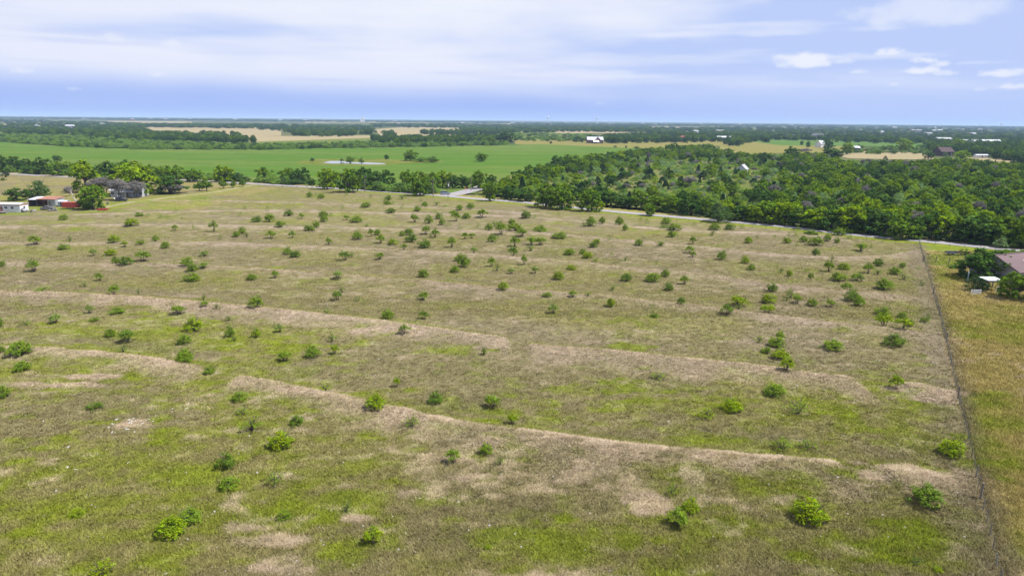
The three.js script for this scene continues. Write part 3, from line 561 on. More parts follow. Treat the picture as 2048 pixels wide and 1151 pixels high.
// ------------------------------------------------------------------ sky: thin sheets of high cloud, a blue bank low down, small fair-weather clouds
{
  const W = 4096, H = 2048, data = new Float32Array(W * H * 4), c = [0, 0, 0], k = 1 / 1.75;
  for (let row = 0; row < H; row++) {
    const el = ((row + 0.5) / H - 0.5) * Math.PI, e = (el * 180) / Math.PI, y = Math.sin(el), cy = Math.cos(el);
    if (e < -1.5) { for (let i = row * W; i < (row + 1) * W; i++) { data[i * 4] = 0.4; data[i * 4 + 1] = 0.45; data[i * 4 + 2] = 0.5; data[i * 4 + 3] = 1; } continue; }
    const ec = Math.max(e, 0), step = e > 30 ? 4 : 1;
    for (let col = 0; col < W; col += step) {
      const th = ((col + 0.5) / W - 0.5) * 2 * Math.PI, dx = Math.cos(th) * cy, dz = Math.sin(th) * cy;
      let az = (Math.atan2(dx, -dz) * 180) / Math.PI;
      const q = 1 / (Math.max(y, 0) + 0.05), px = dx * q, pz = dz * q;
      const left = 0.5 - 0.5 * Math.sin(((az - 14) * Math.PI) / 180 * 1), lean = sstep(0.42, 0.72, left);
      const t = sstep(0, 60, ec);
      c[0] = lerp(0.52, 0.27, t); c[1] = lerp(0.635, 0.43, t); c[2] = lerp(0.965, 0.86, t);
      // high sheet
      const f1 = fbm(px * 0.16 + 3.1, pz * 0.30 + 1.7, 5), f2 = fbm(px * 0.55 + pz * 0.25, pz * 0.9 - px * 0.2, 4), f3 = fbm(az * 0.10 + 40, e * 0.9 + 3, 4);
      const cover = clamp(sstep(0.36, 0.74, 0.5 * f1 + 0.2 * f2 + 0.3 * f3 + 0.34 * (lean - 0.30)) * 1.15 * sstep(0.3, 4.5, ec));
      mix3(c, [0.83, 0.865, 0.99], 0.95 * cover);
      // streaky shading inside the sheet
      const f4 = fbm(az * 0.06 + 11, e * 1.5 + 8, 5); mix3(c, [0.56, 0.635, 0.94], 0.55 * sstep(0.52, 0.75, f4) * (1 - sstep(4, 8.5, ec)) * lean);
      // blue bank near the horizon
      const top = 2.0 + 1.5 * (noise(az * 0.07 + 5, 3.3) - 0.5) + 0.5 * (noise(az * 0.3, 7.7) - 0.5);
      const bank = (1 - sstep(top - 1.2, top + 0.9, ec)) * (0.22 + 0.78 * sstep(0.3, 0.62, left));
      mix3(c, [0.36, 0.495, 0.93], 0.84 * bank * (0.72 + 0.4 * f3));
      mix3(c, [0.58, 0.68, 0.97], 0.35 * (1 - sstep(0, 0.9, ec)));
      for (const [ca, ce, cw, ch, st] of D.clouds) {
        const u = (az - ca) / (cw * 1.25), v = (e - ce) / (ch * 1.2);
        if (u * u > 1.6 || v * v > 2.2) continue;
        const n = fbm((az - ca) * 2.6 / Math.max(cw, 0.5) + ca, (e - ce) * 1.6 / Math.max(ch, 0.25) + ce * 3, 4) - 0.5;
        const m = sstep(0.05, 1.0, 1 - u * u - v * v * (v < 0 ? 2.2 : 0.9) + n * 1.5) * st;
        mix3(c, [0.90, 0.925, 1.0], 0.85 * m);
      }
      for (let s = 0; s < step; s++) { const o = (row * W + col + s) * 4; data[o] = c[0] * k; data[o + 1] = c[1] * k; data[o + 2] = c[2] * k; data[o + 3] = 1; }
    }
  }
  const sky = new THREE.DataTexture(data, W, H, THREE.RGBAFormat, THREE.FloatType);
  sky.mapping = THREE.EquirectangularReflectionMapping; sky.magFilter = THREE.LinearFilter; sky.needsUpdate = true;
  scene.background = sky; scene.environment = sky;
}

// ------------------------------------------------------------------ helpers
const nth = (n) => n + (n % 100 > 10 && n % 100 < 14 ? 'th' : ['th', 'st', 'nd', 'rd'][n % 10] ?? 'th');
const used = {};
function numbered(n) { used[n] = (used[n] ?? -1) + 1; return used[n] ? n + '_' + String(used[n]).padStart(3, '0') : n; }
function tag(o, label, category, group, kind) { o.userData.label = label; if (category) o.userData.category = category; if (group) o.userData.group = group; if (kind) o.userData.kind = kind; return o; }
function shade(o) { o.castShadow = o.receiveShadow = true; return o; }
function mk(name, geo, mat, parent = scene) { const m = shade(new THREE.Mesh(geo, mat)); m.name = parent === scene ? numbered(name) : name; parent.add(m); return m; }
function thing(name, label, category, x, y, z, turn = 0, group) { const g = new THREE.Group(); g.name = numbered(name); g.position.set(x, y, z); g.rotation.y = turn; scene.add(g); return tag(g, label, category, group); }
function bx(w, h, d, x = 0, y = 0, z = 0, ry = 0, rx = 0, rz = 0) { const g = new THREE.BoxGeometry(w, h, d); if (rx) g.rotateX(rx); if (rz) g.rotateZ(rz); if (ry) g.rotateY(ry); g.translate(x, y, z); return g; }
function limb(a, b, r0, r1, sides = 5) {   // tapered branch between two points
  const d = new THREE.Vector3().subVectors(b, a), g = new THREE.CylinderGeometry(r1, r0, d.length(), sides, 1, true);
  g.applyQuaternion(new THREE.Quaternion().setFromUnitVectors(new THREE.Vector3(0, 1, 0), d.clone().normalize())); g.translate((a.x + b.x) / 2, (a.y + b.y) / 2, (a.z + b.z) / 2); return g;
}
const plain = (r, g, b, rough = 0.9, extra = {}) => new THREE.MeshStandardMaterial({ color: lin(r, g, b), roughness: rough, ...extra });
function pixelTexture(W, H, f, repeat) {   // f fills c with a linear colour
  const data = new Uint8Array(W * H * 4), c = [0, 0, 0];
  for (let j = 0; j < H; j++) for (let i = 0; i < W; i++) { f(i, j, c); const o = (j * W + i) * 4; for (let q = 0; q < 3; q++) data[o + q] = toSRGB[Math.round(clamp(c[q] * ALBEDO) * 4096)]; data[o + 3] = 255; }
  const t = new THREE.DataTexture(data, W, H); t.colorSpace = THREE.SRGBColorSpace; t.magFilter = THREE.LinearFilter; t.minFilter = THREE.LinearMipmapLinearFilter; t.generateMipmaps = true; t.anisotropy = 8;
  t.wrapS = t.wrapT = repeat ? THREE.RepeatWrapping : THREE.ClampToEdgeWrapping; t.needsUpdate = true; return t;
}
const weather = (r, g, b, rough, amount, sx, sy, seed) => {   // paint or metal with stains and streaks, a metre to the texture unit
  const t = pixelTexture(256, 256, (i, j, c) => { const n = fbm(i / 256 * sx + seed, j / 256 * sy, 5), m = 1 - amount + 2 * amount * n; c[0] = r * m; c[1] = g * m; c[2] = b * (m * 0.96 + 0.04); }, true);
  t.repeat.set(0.25, 0.25); return new THREE.MeshStandardMaterial({ map: t, roughness: rough });
};
function interp(pts, x) { if (x <= pts[0][0]) return pts[0][1]; for (let i = 1; i < pts.length; i++) if (x <= pts[i][0]) { const a = pts[i - 1], b = pts[i], t = (x - a[0]) / Math.max(b[0] - a[0], 1e-6); return a[1] + (b[1] - a[1]) * t; } return pts[pts.length - 1][1]; }
function inside(p, x, z) { let r = false; for (let i = 0, j = p.length - 1; i < p.length; j = i++) if ((p[i][1] > z) !== (p[j][1] > z) && x < ((p[j][0] - p[i][0]) * (z - p[i][1])) / (p[j][1] - p[i][1]) + p[i][0]) r = !r; return r; }
function segDist(p, x, z) { let best = 1e9; for (let i = 1; i < p.length; i++) { const [ax, az] = p[i - 1], dx = p[i][0] - ax, dz = p[i][1] - az, t = clamp(((x - ax) * dx + (z - az) * dz) / (dx * dx + dz * dz)); best = Math.min(best, Math.hypot(x - ax - dx * t, z - az - dz * t)); } return best; }

// ------------------------------------------------------------------ lie of the land
const X0 = -400, X1 = 290, Z0 = -445, Z1 = -20, NX = 2760;
const columns = (pts) => { const a = new Float32Array(NX + 1); for (let i = 0; i <= NX; i++) { const x = X0 + ((X1 - X0) * i) / NX; a[i] = 0.25 * interp(pts, x - 3) + 0.5 * interp(pts, x) + 0.25 * interp(pts, x + 3); } return a; };
const roadPts = D.road.slice().sort((a, b) => a[0] - b[0]), roadZ = columns(roadPts), bankZ = D.terraces.map((t) => columns(t.p));
const bankOn = D.terraces.map((t, k) => { const a = new Float32Array(NX + 1), x0 = t.p[0][0], x1 = t.p[t.p.length - 1][0]; for (let i = 0; i <= NX; i++) { const x = X0 + ((X1 - X0) * i) / NX; let v = (k < 5 ? 1 : sstep(x0 - 6, x0 + 14, x)) * (1 - sstep(x1 - 4, x1 + 2, x)); for (const [g, a0, a1] of D.gaps) if (g === k) v *= 1 - sstep(a0 - 1.5, a0, x) * (1 - sstep(a1, a1 + 1.5, x)); a[i] = v; } return a; });
const ci = (x) => clamp(Math.round(((x - X0) / (X1 - X0)) * NX), 0, NX);
const fx = (z) => D.fence[0][0] + ((D.fence[1][0] - D.fence[0][0]) * (z - D.fence[0][1])) / (D.fence[1][1] - D.fence[0][1]);   // the wire fence's x at a z
function gh(x, z) {
  const i = ci(x), away = sstep(6, 18, z - roadZ[i]); if (away <= 0 || z > 5) return 0;
  let h = 0.5 * (fbm(x / 38, z / 38, 2) - 0.5) + 0.05 * (noise(x / 1.7, z / 1.7) - 0.5) + 0.1 * (noise(x / 5, z / 5) - 0.5);
  const own = 1 - sstep(-3, 1, x - fx(z));
  for (let k = 0; k < 7; k++) { const s = z - bankZ[k][i], on = bankOn[k][i] * own; if (on <= 0 || s < -14 || s > 26) continue; h += on * (0.62 * Math.exp(-(((s - 1.4) / (s < 1.4 ? 1.7 : 4.5)) ** 2)) - 0.2 * Math.exp(-(((s + 4.5) / 3) ** 2))); }
  return h * away;
}

// ------------------------------------------------------------------ colours of the turf
const C = { olive: [0.170, 0.153, 0.066], green: [0.138, 0.152, 0.026], bright: [0.132, 0.168, 0.010], straw: [0.330, 0.258, 0.210], soil: [0.150, 0.122, 0.088], gold: [0.246, 0.200, 0.078], goldgreen: [0.175, 0.178, 0.036], lush: [0.128, 0.168, 0.020], lime: [0.16, 0.19, 0.02] };
const LUSH = [0.86, 0.86, 0.55, 0.42, 0.42, 0.55, 0.60, 0.60];      // share of green on each strip between the banks, nearest first
const farm = [[-215, -238], [-150, -246], [-128, -262], [-118, -300], [-160, -315], [-235, -300]];
function turf(x, z, c) {
  const i = ci(x), rz = roadZ[i], dRoad = z - rz, dF = x - fx(z);
  const n1 = fbm(x / 26 + 3, z / 20, 3), n2 = fbm(x / 6.5 + 11, z / 4.2 + 5, 4), n3 = fbm(x / 1.5, z / 1.1, 3), n4 = noise(x / 0.33 + 7, z / 0.28), n5 = fbm(x / 2.6 + 31, z / 1.6, 3);
  if (dF > 0) {                                                       // hay field over the fence
    c[0] = C.gold[0]; c[1] = C.gold[1]; c[2] = C.gold[2];
    mix3(c, C.goldgreen, clamp(sstep(0.42, 0.66, 0.55 * n1 + 0.45 * n2)));
    mix3(c, C.bright, 0.6 * sstep(0.56, 0.72, 0.4 * n1 + 0.6 * n2));
    mix3(c, C.lush, 0.75 * sstep(-160, -172, z) * sstep(0.3, 0.55, n2));
    mix3(c, C.straw, 0.5 * sstep(0.58, 0.7, n5) * sstep(0.5, 0.3, n1));
    mix3(c, C.soil, 0.75 * (1 - sstep(0.5, 3.4, dF + 2.4 * (n5 - 0.5))));
  } else {
    let k = 0, bank = 0, edge = 0, chan = 0, spill = 0;
    for (let b = 0; b < 7; b++) {
      const s = z - bankZ[b][i]; if (s < 0) k = b + 1;
      const on = bankOn[b][i], w = D.terraces[b].w * (b < 2 ? 0.72 : 0.52); if (on <= 0) continue;
      if (s > -9 && s < w * 2.8) {
        const wob = b < 2 ? (n2 - 0.5) * w * 1.5 + (n5 - 0.5) * 4.5 + (n3 - 0.5) * 2.5 : (n2 - 0.5) * w * 0.8 + (n5 - 0.5) * 2.5;
        bank = Math.max(bank, on * sstep(-0.5, 0.5, s + (n5 - 0.5) * 1.6) * (1 - sstep(w * 0.15, w * 1.3, s + wob)));
        spill = Math.max(spill, on * sstep(0, 1, s) * (1 - sstep(w, w * 2.6, s)));
        edge = Math.max(edge, on * sstep(-3.4, -0.5, s) * (1 - sstep(-0.5, 0.2, s)));
        chan = Math.max(chan, on * sstep(-9, -5, s) * (1 - sstep(-4, -1.5, s)));
      }
    }
    const lush = LUSH[k];
    c[0] = C.olive[0]; c[1] = C.olive[1]; c[2] = C.olive[2];
    const g1 = 0.24 * n1 + 0.34 * n2 + 0.42 * n5 + 0.22 * (n3 - 0.5), s1 = fbm(x / 3.2 + 71, z / 2.0 + 13, 4), s2 = fbm(x / 17 + 5, z / 9 + 60, 2);
    mix3(c, C.green, 0.9 * clamp(sstep(0.58 - 0.2 * lush, 0.74 - 0.2 * lush, g1)));
    mix3(c, C.bright, 0.62 * sstep(0.58, 0.70, 0.3 * n2 + 0.5 * n5 + 0.2 * n3 + 0.1 * (lush - 0.4)));
    mix3(c, C.soil, 0.4 * sstep(0.46, 0.34, n1 + 0.25 * (n5 - 0.5)) + 0.45 * chan * sstep(0.4, 0.6, n1));
    if (k > 1) mix3(c, C.soil, 0.30 * sstep(0.3, 0.6, 0.5 * s2 + 0.5 * n5));
    mix3(c, C.straw, (k < 1 ? 0.62 : 0.34) * sstep(0.53, 0.70, 0.5 * s1 + 0.22 * s2 + 0.32 * n5 * 0.8 + 0.2 * (n3 - 0.4) + 0.04 * spill));
    mix3(c, C.green, 0.55 * edge);
    mix3(c, C.bright, 0.4 * edge * sstep(0.5, 0.65, n5));
    mix3(c, C.straw, clamp(bank * (0.72 + 1.5 * (n5 - 0.45) + 0.9 * (n3 - 0.5))) * (k < 1 ? 1 : k < 2 ? 0.9 : 0.68));
    mix3(c, C.soil, 0.45 * bank * sstep(0.55, 0.75, n3));
    mix3(c, C.soil, 0.6 * (1 - sstep(1, 5.5, -dF + 3.5 * (n5 - 0.5))));                       // trodden line by the fence
    if (inside(farm, x, z)) mix3(c, C.lush, 0.8 * sstep(0.3, 0.6, n2));
    if (z < -262 && x < -120) mix3(c, C.gold, 0.35 * sstep(0.3, 0.6, n1));
  }
  for (const [px, pz, a, b] of D.patches.straw) { const u = (x - px) / a, v = (z - pz) / b, d = u * u + v * v; if (d < 2) mix3(c, C.straw, 0.8 * (1 - sstep(0.1, 1.3, d + 2.6 * (n5 - 0.45) + 1.0 * (n3 - 0.5)))); }
  for (const [px, pz, a, b] of D.patches.bright) { const u = (x - px) / a, v = (z - pz) / b, d = u * u + v * v; if (d < 2) mix3(c, C.bright, 0.75 * (1 - sstep(0.1, 1.2, d + 3.2 * (n5 - 0.4)))); }
  if (dRoad < 16) { mix3(c, C.lime, 0.9 * (1 - sstep(7, 11, dRoad + 3 * (n5 - 0.5))) * sstep(-120, -60, x)); mix3(c, C.gold, 0.75 * (1 - sstep(-6, -3, dRoad + 2 * (n5 - 0.5)))); }
  if (z < -240 && x < -90) { const dT = segDist(D.track, x, z); if (dT < 9) { mix3(c, C.lime, 0.55 * (1 - sstep(4, 8, dT + 2 * (n5 - 0.5)))); mix3(c, C.straw, 0.45 * (1 - sstep(1.3, 2.6, dT + 1.2 * (n5 - 0.5)))); } }
  const m = 0.58 + 0.50 * n3 + 0.42 * n4; c[0] *= m; c[1] *= m; c[2] *= m * (0.92 + 0.16 * n4);
}

// ------------------------------------------------------------------ ground, pasture
const flatMats = {};
function mottled(key, a, b, scale, size, stretch = 1) {   // tiling texture of two soils or crops, 'size' metres a tile
  if (flatMats[key]) return flatMats[key];
  const N = 512, per = (i, j, s, n) => { const u = i / N, v = j / N, f = (x, y) => fbm(x * s + 9, y * s * stretch + 4, n); const wu = u, wv = v; return lerp(lerp(f(u, v), f(u - 1, v), wu), lerp(f(u, v - 1), f(u - 1, v - 1), wu), wv); };
  const t = pixelTexture(N, N, (i, j, c) => { const n = per(i, j, scale, 5), m = 0.8 + 0.4 * per(i, j, scale * 7, 3); c[0] = a[0]; c[1] = a[1]; c[2] = a[2]; mix3(c, b, sstep(0.3, 0.7, n)); c[0] *= m; c[1] *= m; c[2] *= m; }, true);
  t.repeat.set(1 / size, 1 / size);
  return (flatMats[key] = new THREE.MeshPhysicalMaterial({ map: t, roughness: 1, specularIntensity: 0 }));
}
function sheet(name, pts, y, mat, label) {
  const s = new THREE.Shape(pts.map(([x, z]) => new THREE.Vector2(x, -z))), g = new THREE.ShapeGeometry(s); g.rotateX(-Math.PI / 2); g.translate(0, y, 0);
  const p = g.attributes.position, uv = g.attributes.uv; for (let i = 0; i < p.count; i++) uv.setXY(i, p.getX(i), p.getZ(i));
  return tag(mk(name, g, mat), label, undefined, undefined, 'structure');
}
{
  const g = new THREE.CircleGeometry(15000, 96); g.rotateX(-Math.PI / 2); g.translate(0, -0.6, 0); const p = g.attributes.position, uv = g.attributes.uv; for (let i = 0; i < p.count; i++) uv.setXY(i, p.getX(i), p.getZ(i));
  tag(mk('ground', g, mottled('ground', [0.06, 0.085, 0.03], [0.13, 0.13, 0.06], 5, 900)), 'flat farmland reaching to the horizon', undefined, undefined, 'structure');
}
function turfMesh(name, x0, x1, z0, z1, step, texture, drop, skip) {
  const nx = Math.round((x1 - x0) / step), nz = Math.round((z1 - z0) / step), pos = new Float32Array((nx + 1) * (nz + 1) * 3), uv = new Float32Array((nx + 1) * (nz + 1) * 2), idx = [];
  for (let j = 0; j <= nz; j++) for (let i = 0; i <= nx; i++) { const x = x0 + ((x1 - x0) * i) / nx, z = z0 + ((z1 - z0) * j) / nz, o = j * (nx + 1) + i; pos[o * 3] = x; pos[o * 3 + 1] = gh(x, z) - drop; pos[o * 3 + 2] = z; uv[o * 2] = (x - x0) / (x1 - x0); uv[o * 2 + 1] = (z - z0) / (z1 - z0); }
  for (let j = 0; j < nz; j++) for (let i = 0; i < nx; i++) { const o = j * (nx + 1) + i; if (!skip(pos[o * 3], pos[o * 3 + 2])) idx.push(o, o + nx + 1, o + 1, o + 1, o + nx + 1, o + nx + 2); }
  const g = new THREE.BufferGeometry(); g.setAttribute('position', new THREE.BufferAttribute(pos, 3)); g.setAttribute('uv', new THREE.BufferAttribute(uv, 2)); g.setIndex(idx); g.computeVertexNormals();
  const map = pixelTexture(2048, 2048, (i, j, c) => turf(x0 + ((x1 - x0) * (i + 0.5)) / 2048, z0 + ((z1 - z0) * (j + 0.5)) / 2048, c));
  return tag(mk(name, g, new THREE.MeshPhysicalMaterial({ map, roughness: 1, specularIntensity: 0, bumpMap: texture, bumpScale: 0.05 })), 'grazed pasture with straw-coloured contour banks', undefined, undefined, 'structure');
}
const NEAR = [-106, 106, -126, -22];
const bumpT = pixelTexture(512, 512, (i, j, c) => { c[0] = c[1] = c[2] = fbm(i / 8, j / 8, 4); }, true); bumpT.colorSpace = THREE.NoColorSpace;
const bumpN = bumpT.clone(), bumpF = bumpT.clone(); bumpN.repeat.set(26, 13); bumpF.repeat.set(80, 50);
turfMesh('pasture', ...NEAR, 0.8, bumpN, 0, () => false);
turfMesh('pasture', X0, X1, Z0, Z1, 2, bumpF, 0.02, (x, z) => (x > NEAR[0] + 1 && x < NEAR[1] - 3 && z > NEAR[2] + 1 && z < NEAR[3] - 3) || z < roadZ[ci(x)] - 11);

// beyond the road
{
  const t = pixelTexture(1024, 1024, (i, j, c) => { const x = i, z = j, n = fbm(x / 190, z / 60, 4), r = fbm(x / 40 + 9, z / 7, 4), m = 0.84 + 0.3 * fbm(x / 5, z / 3, 3); c[0] = 0.074; c[1] = 0.146; c[2] = 0.020; mix3(c, [0.108, 0.158, 0.032], sstep(0.35, 0.65, n)); mix3(c, [0.056, 0.118, 0.024], 0.6 * sstep(0.5, 0.7, r)); mix3(c, [0.13, 0.155, 0.05], 0.35 * sstep(0.985, 1, Math.sin((z + 22 * fbm(x / 260, 3, 2)) * 0.32)) + 0.3 * sstep(0.62, 0.75, fbm(x / 90 + 5, z / 16 + 2, 3))); c[0] *= m; c[1] *= m; c[2] *= m; });
  t.wrapS = t.wrapT = THREE.MirroredRepeatWrapping; t.repeat.set(1 / 760, 1 / 620);
  sheet('crop_field', D.crop, -0.1, new THREE.MeshPhysicalMaterial({ map: t, roughness: 1, specularIntensity: 0 }), 'broad bright green crop field behind the road');
  sheet('wood_floor', D.wood, -0.12, mottled('floor', [0.100, 0.125, 0.030], [0.190, 0.180, 0.075], 9, 120), 'grassy brush floor of the wood beyond the road');
  const kinds = { tan: mottled('tan', [0.30, 0.245, 0.145], [0.255, 0.225, 0.12], 6, 300, 3), pasture: mottled('meadow', [0.175, 0.175, 0.05], [0.20, 0.17, 0.06], 6, 240, 2), brush: mottled('brush_floor', [0.10, 0.14, 0.03], [0.15, 0.16, 0.05], 7, 90), green: mottled('far_green', [0.075, 0.15, 0.028], [0.10, 0.15, 0.04], 6, 240, 2) };
  D.fields.forEach(([k, p], i) => sheet({ tan: 'hay_field', pasture: 'meadow', green: 'far_crop_field', brush: 'brush_land' }[k], p, -0.3 + 0.004 * i, kinds[k], { tan: 'pale tan mown field among far tree lines', pasture: 'pale yellow-green meadow among far tree lines', green: 'green field among far trees', brush: 'green brush land behind the crop field' }[k]));
  sheet('pond_bank', D.pond_bank, -0.09, mottled('bank', [0.10, 0.13, 0.02], [0.17, 0.17, 0.05], 6, 60), 'grassy bank round the pond in the crop field');
  sheet('pond_water', D.pond, -0.05, new THREE.MeshStandardMaterial({ color: lin(0.12, 0.14, 0.16), roughness: 0.06, metalness: 0 }), 'small still pond in the green crop field');
}
// roads and track
function ribbon(name, pts, w, y, mat, label, uvs = 0.2) {
  const c = new THREE.CatmullRomCurve3(pts.map(([x, z]) => new THREE.Vector3(x, 0, z)), false, 'centripetal'), n = Math.round(c.getLength() / 3), pos = [], uv = [], idx = [];
  for (let i = 0; i <= n; i++) { const p = c.getPointAt(i / n), t = c.getTangentAt(i / n), s = [-t.z, t.x]; for (const e of [-0.5, -0.25, 0.25, 0.5]) { const X = p.x + s[0] * w * e, Z = p.z + s[1] * w * e; pos.push(X, (y.call ? y(X, Z) : y) + (Math.abs(e) < 0.4 ? 0.05 : 0), Z); uv.push(e * w * uvs, (i / n) * c.getLength() * uvs); } if (i) for (let q = 0; q < 3; q++) { const a = (i - 1) * 4 + q, b = i * 4 + q; idx.push(a, a + 1, b, a + 1, b + 1, b); } }
  const g = new THREE.BufferGeometry(); g.setAttribute('position', new THREE.Float32BufferAttribute(pos, 3)); g.setAttribute('uv', new THREE.Float32BufferAttribute(uv, 2)); g.setIndex(idx); g.computeVertexNormals();
  return tag(mk(name, g, mat), label, undefined, undefined, 'structure');
}
const asphalt = new THREE.MeshStandardMaterial({ roughness: 0.85, map: pixelTexture(256, 1024, (i, j, c) => { const n = fbm(i / 30, j / 90, 4), f = noise(i / 2, j / 2), m = 0.8 + 0.3 * n + 0.12 * f; c[0] = 0.265 * m; c[1] = 0.248 * m; c[2] = 0.255 * m; }, true) });
ribbon('road', roadPts, 5.4, 0.07, asphalt, 'pale worn two-lane country road');
ribbon('side_road', D.side_road, 8.5, 0.066, asphalt, 'side road leaving the junction into the trees');

// ------------------------------------------------------------------ grass tufts
{
  const q = rng(31), c = [0, 0, 0], M = new THREE.Matrix4(), Q = new THREE.Quaternion(), E = new THREE.Euler(), V = new THREE.Vector3(), S = new THREE.Vector3(), K = new THREE.Color();
  const blade = (n, spread, h, w, lean) => { const pos = []; for (let i = 0; i < n; i++) { const a = q() * 6.283, r = spread * Math.sqrt(q()), x = Math.cos(a) * r, z = Math.sin(a) * r, b = q() * 6.283, hh = h * (0.5 + q() * 0.7), lx = Math.cos(b + 1.5) * lean * hh * (0.4 + q()), lz = Math.sin(b + 1.5) * lean * hh * (0.4 + q()), bx_ = Math.cos(b) * w, bz = Math.sin(b) * w; pos.push(x - bx_, -0.02, z - bz, x + bx_, -0.02, z + bz, x + lx, hh, z + lz); } const g = new THREE.BufferGeometry(); g.setAttribute('position', new THREE.Float32BufferAttribute(pos, 3)); return g; };
  const mat = new THREE.MeshPhysicalMaterial({ color: 0xffffff, roughness: 1, specularIntensity: 0, side: THREE.DoubleSide });
  const fields = [['grass', 'short grazed grass and dry stalks covering the pasture', blade(12, 0.24, 0.13, 0.02, 1.0), 230000, 44, 125], ['grass', 'grass tussocks over the middle of the pasture', blade(12, 0.5, 0.085, 0.035, 1.5), 110000, 120, 215], ['dry_stalks', 'flattened straw on the contour banks', blade(10, 0.3, 0.11, 0.022, 2.4), 60000, 46, 170], ['tall_grass', 'tall golden hay grass beyond the wire fence', blade(11, 0.4, 0.2, 0.03, 1.3), 60000, 44, 190]];
  for (const [name, label, geo, count, d0, d1] of fields) {
    const im = new THREE.InstancedMesh(geo, mat, count); let n = 0, tries = 0;
    while (n < count && tries++ < count * 14) {
      const d = 1 / lerp(1 / d0, 1 / d1, q()), x = (q() * 2 - 1) * d * 0.86, z = -d;
      if (x < X0 || x > X1) continue;
      const beyond = x > fx(z) + 0.8; if ((name === 'tall_grass') !== beyond) continue;
      if (z - roadZ[ci(x)] < 6) continue;
      turf(x, z, c);
      const pale = c[0] > c[1] * 1.16; if (name === 'dry_stalks' ? q() > sstep(0.16, 0.40, c[0]) * (pale ? 1 : 0) : name === 'grass' && pale && q() < 0.3) continue;
      const s = 0.6 + q() * 0.8, m = 0.8 + q() * 0.9; E.set((q() - 0.5) * 0.3, q() * 6.283, (q() - 0.5) * 0.3);
      M.compose(V.set(x, gh(x, z), z), Q.setFromEuler(E), S.set(s, s * (0.7 + 0.6 * q()), s)); im.setMatrixAt(n, M);
      const dry = name === 'dry_stalks' ? 1.0 : 1; im.setColorAt(n, K.setRGB(Math.min(c[0] * m * 0.93 * dry, 0.5), Math.min(c[1] * m * 0.93 * dry, 0.5), Math.min(c[2] * m * (dry > 1 ? 1.1 : 0.8), 0.45))); n++;
    }
    im.count = n; im.name = numbered(name); shade(im); scene.add(im); tag(im, label, 'grass', undefined, 'stuff');
  }
  // loose pale stones
  const st = new THREE.DodecahedronGeometry(0.085, 0); st.scale(1.3, 0.5, 1); const im = new THREE.InstancedMesh(st, plain(0.36, 0.34, 0.31), 1500);
  for (let n = 0; n < 1500; n++) { const d = 1 / lerp(1 / 44, 1 / 150, q()), z = -d, x = Math.min((q() * 2 - 1) * d * 0.8, fx(z) - 2), s = 0.35 + q() * q() * 1.3; E.set(q() * 0.5, q() * 6.28, q() * 0.5); M.compose(V.set(x, gh(x, z) + 0.02, z), Q.setFromEuler(E), S.set(s, s, s)); im.setMatrixAt(n, M); }
  im.name = 'loose_stones'; shade(im); scene.add(im); tag(im, 'small pale stones strewn over the pasture', 'stones', undefined, 'stuff');
}

// ------------------------------------------------------------------ plants: unit shapes (1 wide, 1 high) shared by all copies
const v3 = (x, y, z) => new THREE.Vector3(x, y, z);
function leafCloud(q, clumps, per, size, flat = 0.55, slim = 0.5) {   // many small leaf sprays about clump centres
  const n = clumps.length * per, pos = new Float32Array(n * 12), col = new Float32Array(n * 12), idx = new Uint32Array(n * 6), o = v3(), a = v3(), b = v3(), nn = v3(); let k = 0;
  for (const cl of clumps) {
    const ct = 0.78 + q() * 0.44, warm = (q() - 0.5) * 0.24;
    for (let i = 0; i < per; i++, k++) {
      do o.set(q() * 2 - 1, q() * 2 - 1, q() * 2 - 1); while (o.lengthSq() > 1 || o.lengthSq() < 0.04);
      nn.copy(o).normalize(); nn.y += 0.35; nn.x += (q() - 0.5) * 1.5; nn.y += (q() - 0.5) * 1.5; nn.z += (q() - 0.5) * 1.5; nn.normalize();
      a.set(q() - 0.5, q() - 0.5, q() - 0.5).cross(nn).normalize(); b.crossVectors(nn, a);
      const s = size * (0.6 + q() * 0.8), w = s * slim, x = cl.x + o.x * cl.r, y = cl.y + o.y * cl.r * flat, z = cl.z + o.z * cl.r, P = k * 12;
      for (const [j, u, v] of [[0, -1, 0], [1, 0.1, -1], [2, 1, 0], [3, -0.1, 1]]) { pos[P + j * 3] = x + a.x * s * u + b.x * w * v; pos[P + j * 3 + 1] = y + a.y * s * u + b.y * w * v; pos[P + j * 3 + 2] = z + a.z * s * u + b.z * w * v; }
      const t = ct * (0.85 + q() * 0.3); for (let j = 0; j < 4; j++) { col[P + j * 3] = t * (1 + warm); col[P + j * 3 + 1] = t; col[P + j * 3 + 2] = t * (1 - warm); }
      idx.set([k * 4, k * 4 + 1, k * 4 + 2, k * 4, k * 4 + 2, k * 4 + 3], k * 6);
    }
  }
  const g = new THREE.BufferGeometry(); g.setAttribute('position', new THREE.BufferAttribute(pos, 3)); g.setAttribute('color', new THREE.BufferAttribute(col, 3)); g.setIndex(new THREE.BufferAttribute(idx, 1)); return g;
}
function wood(list) { const g = mergeGeometries(list.map((x) => { const y = x.toNonIndexed(); y.deleteAttribute('uv'); return y; })); return g; }
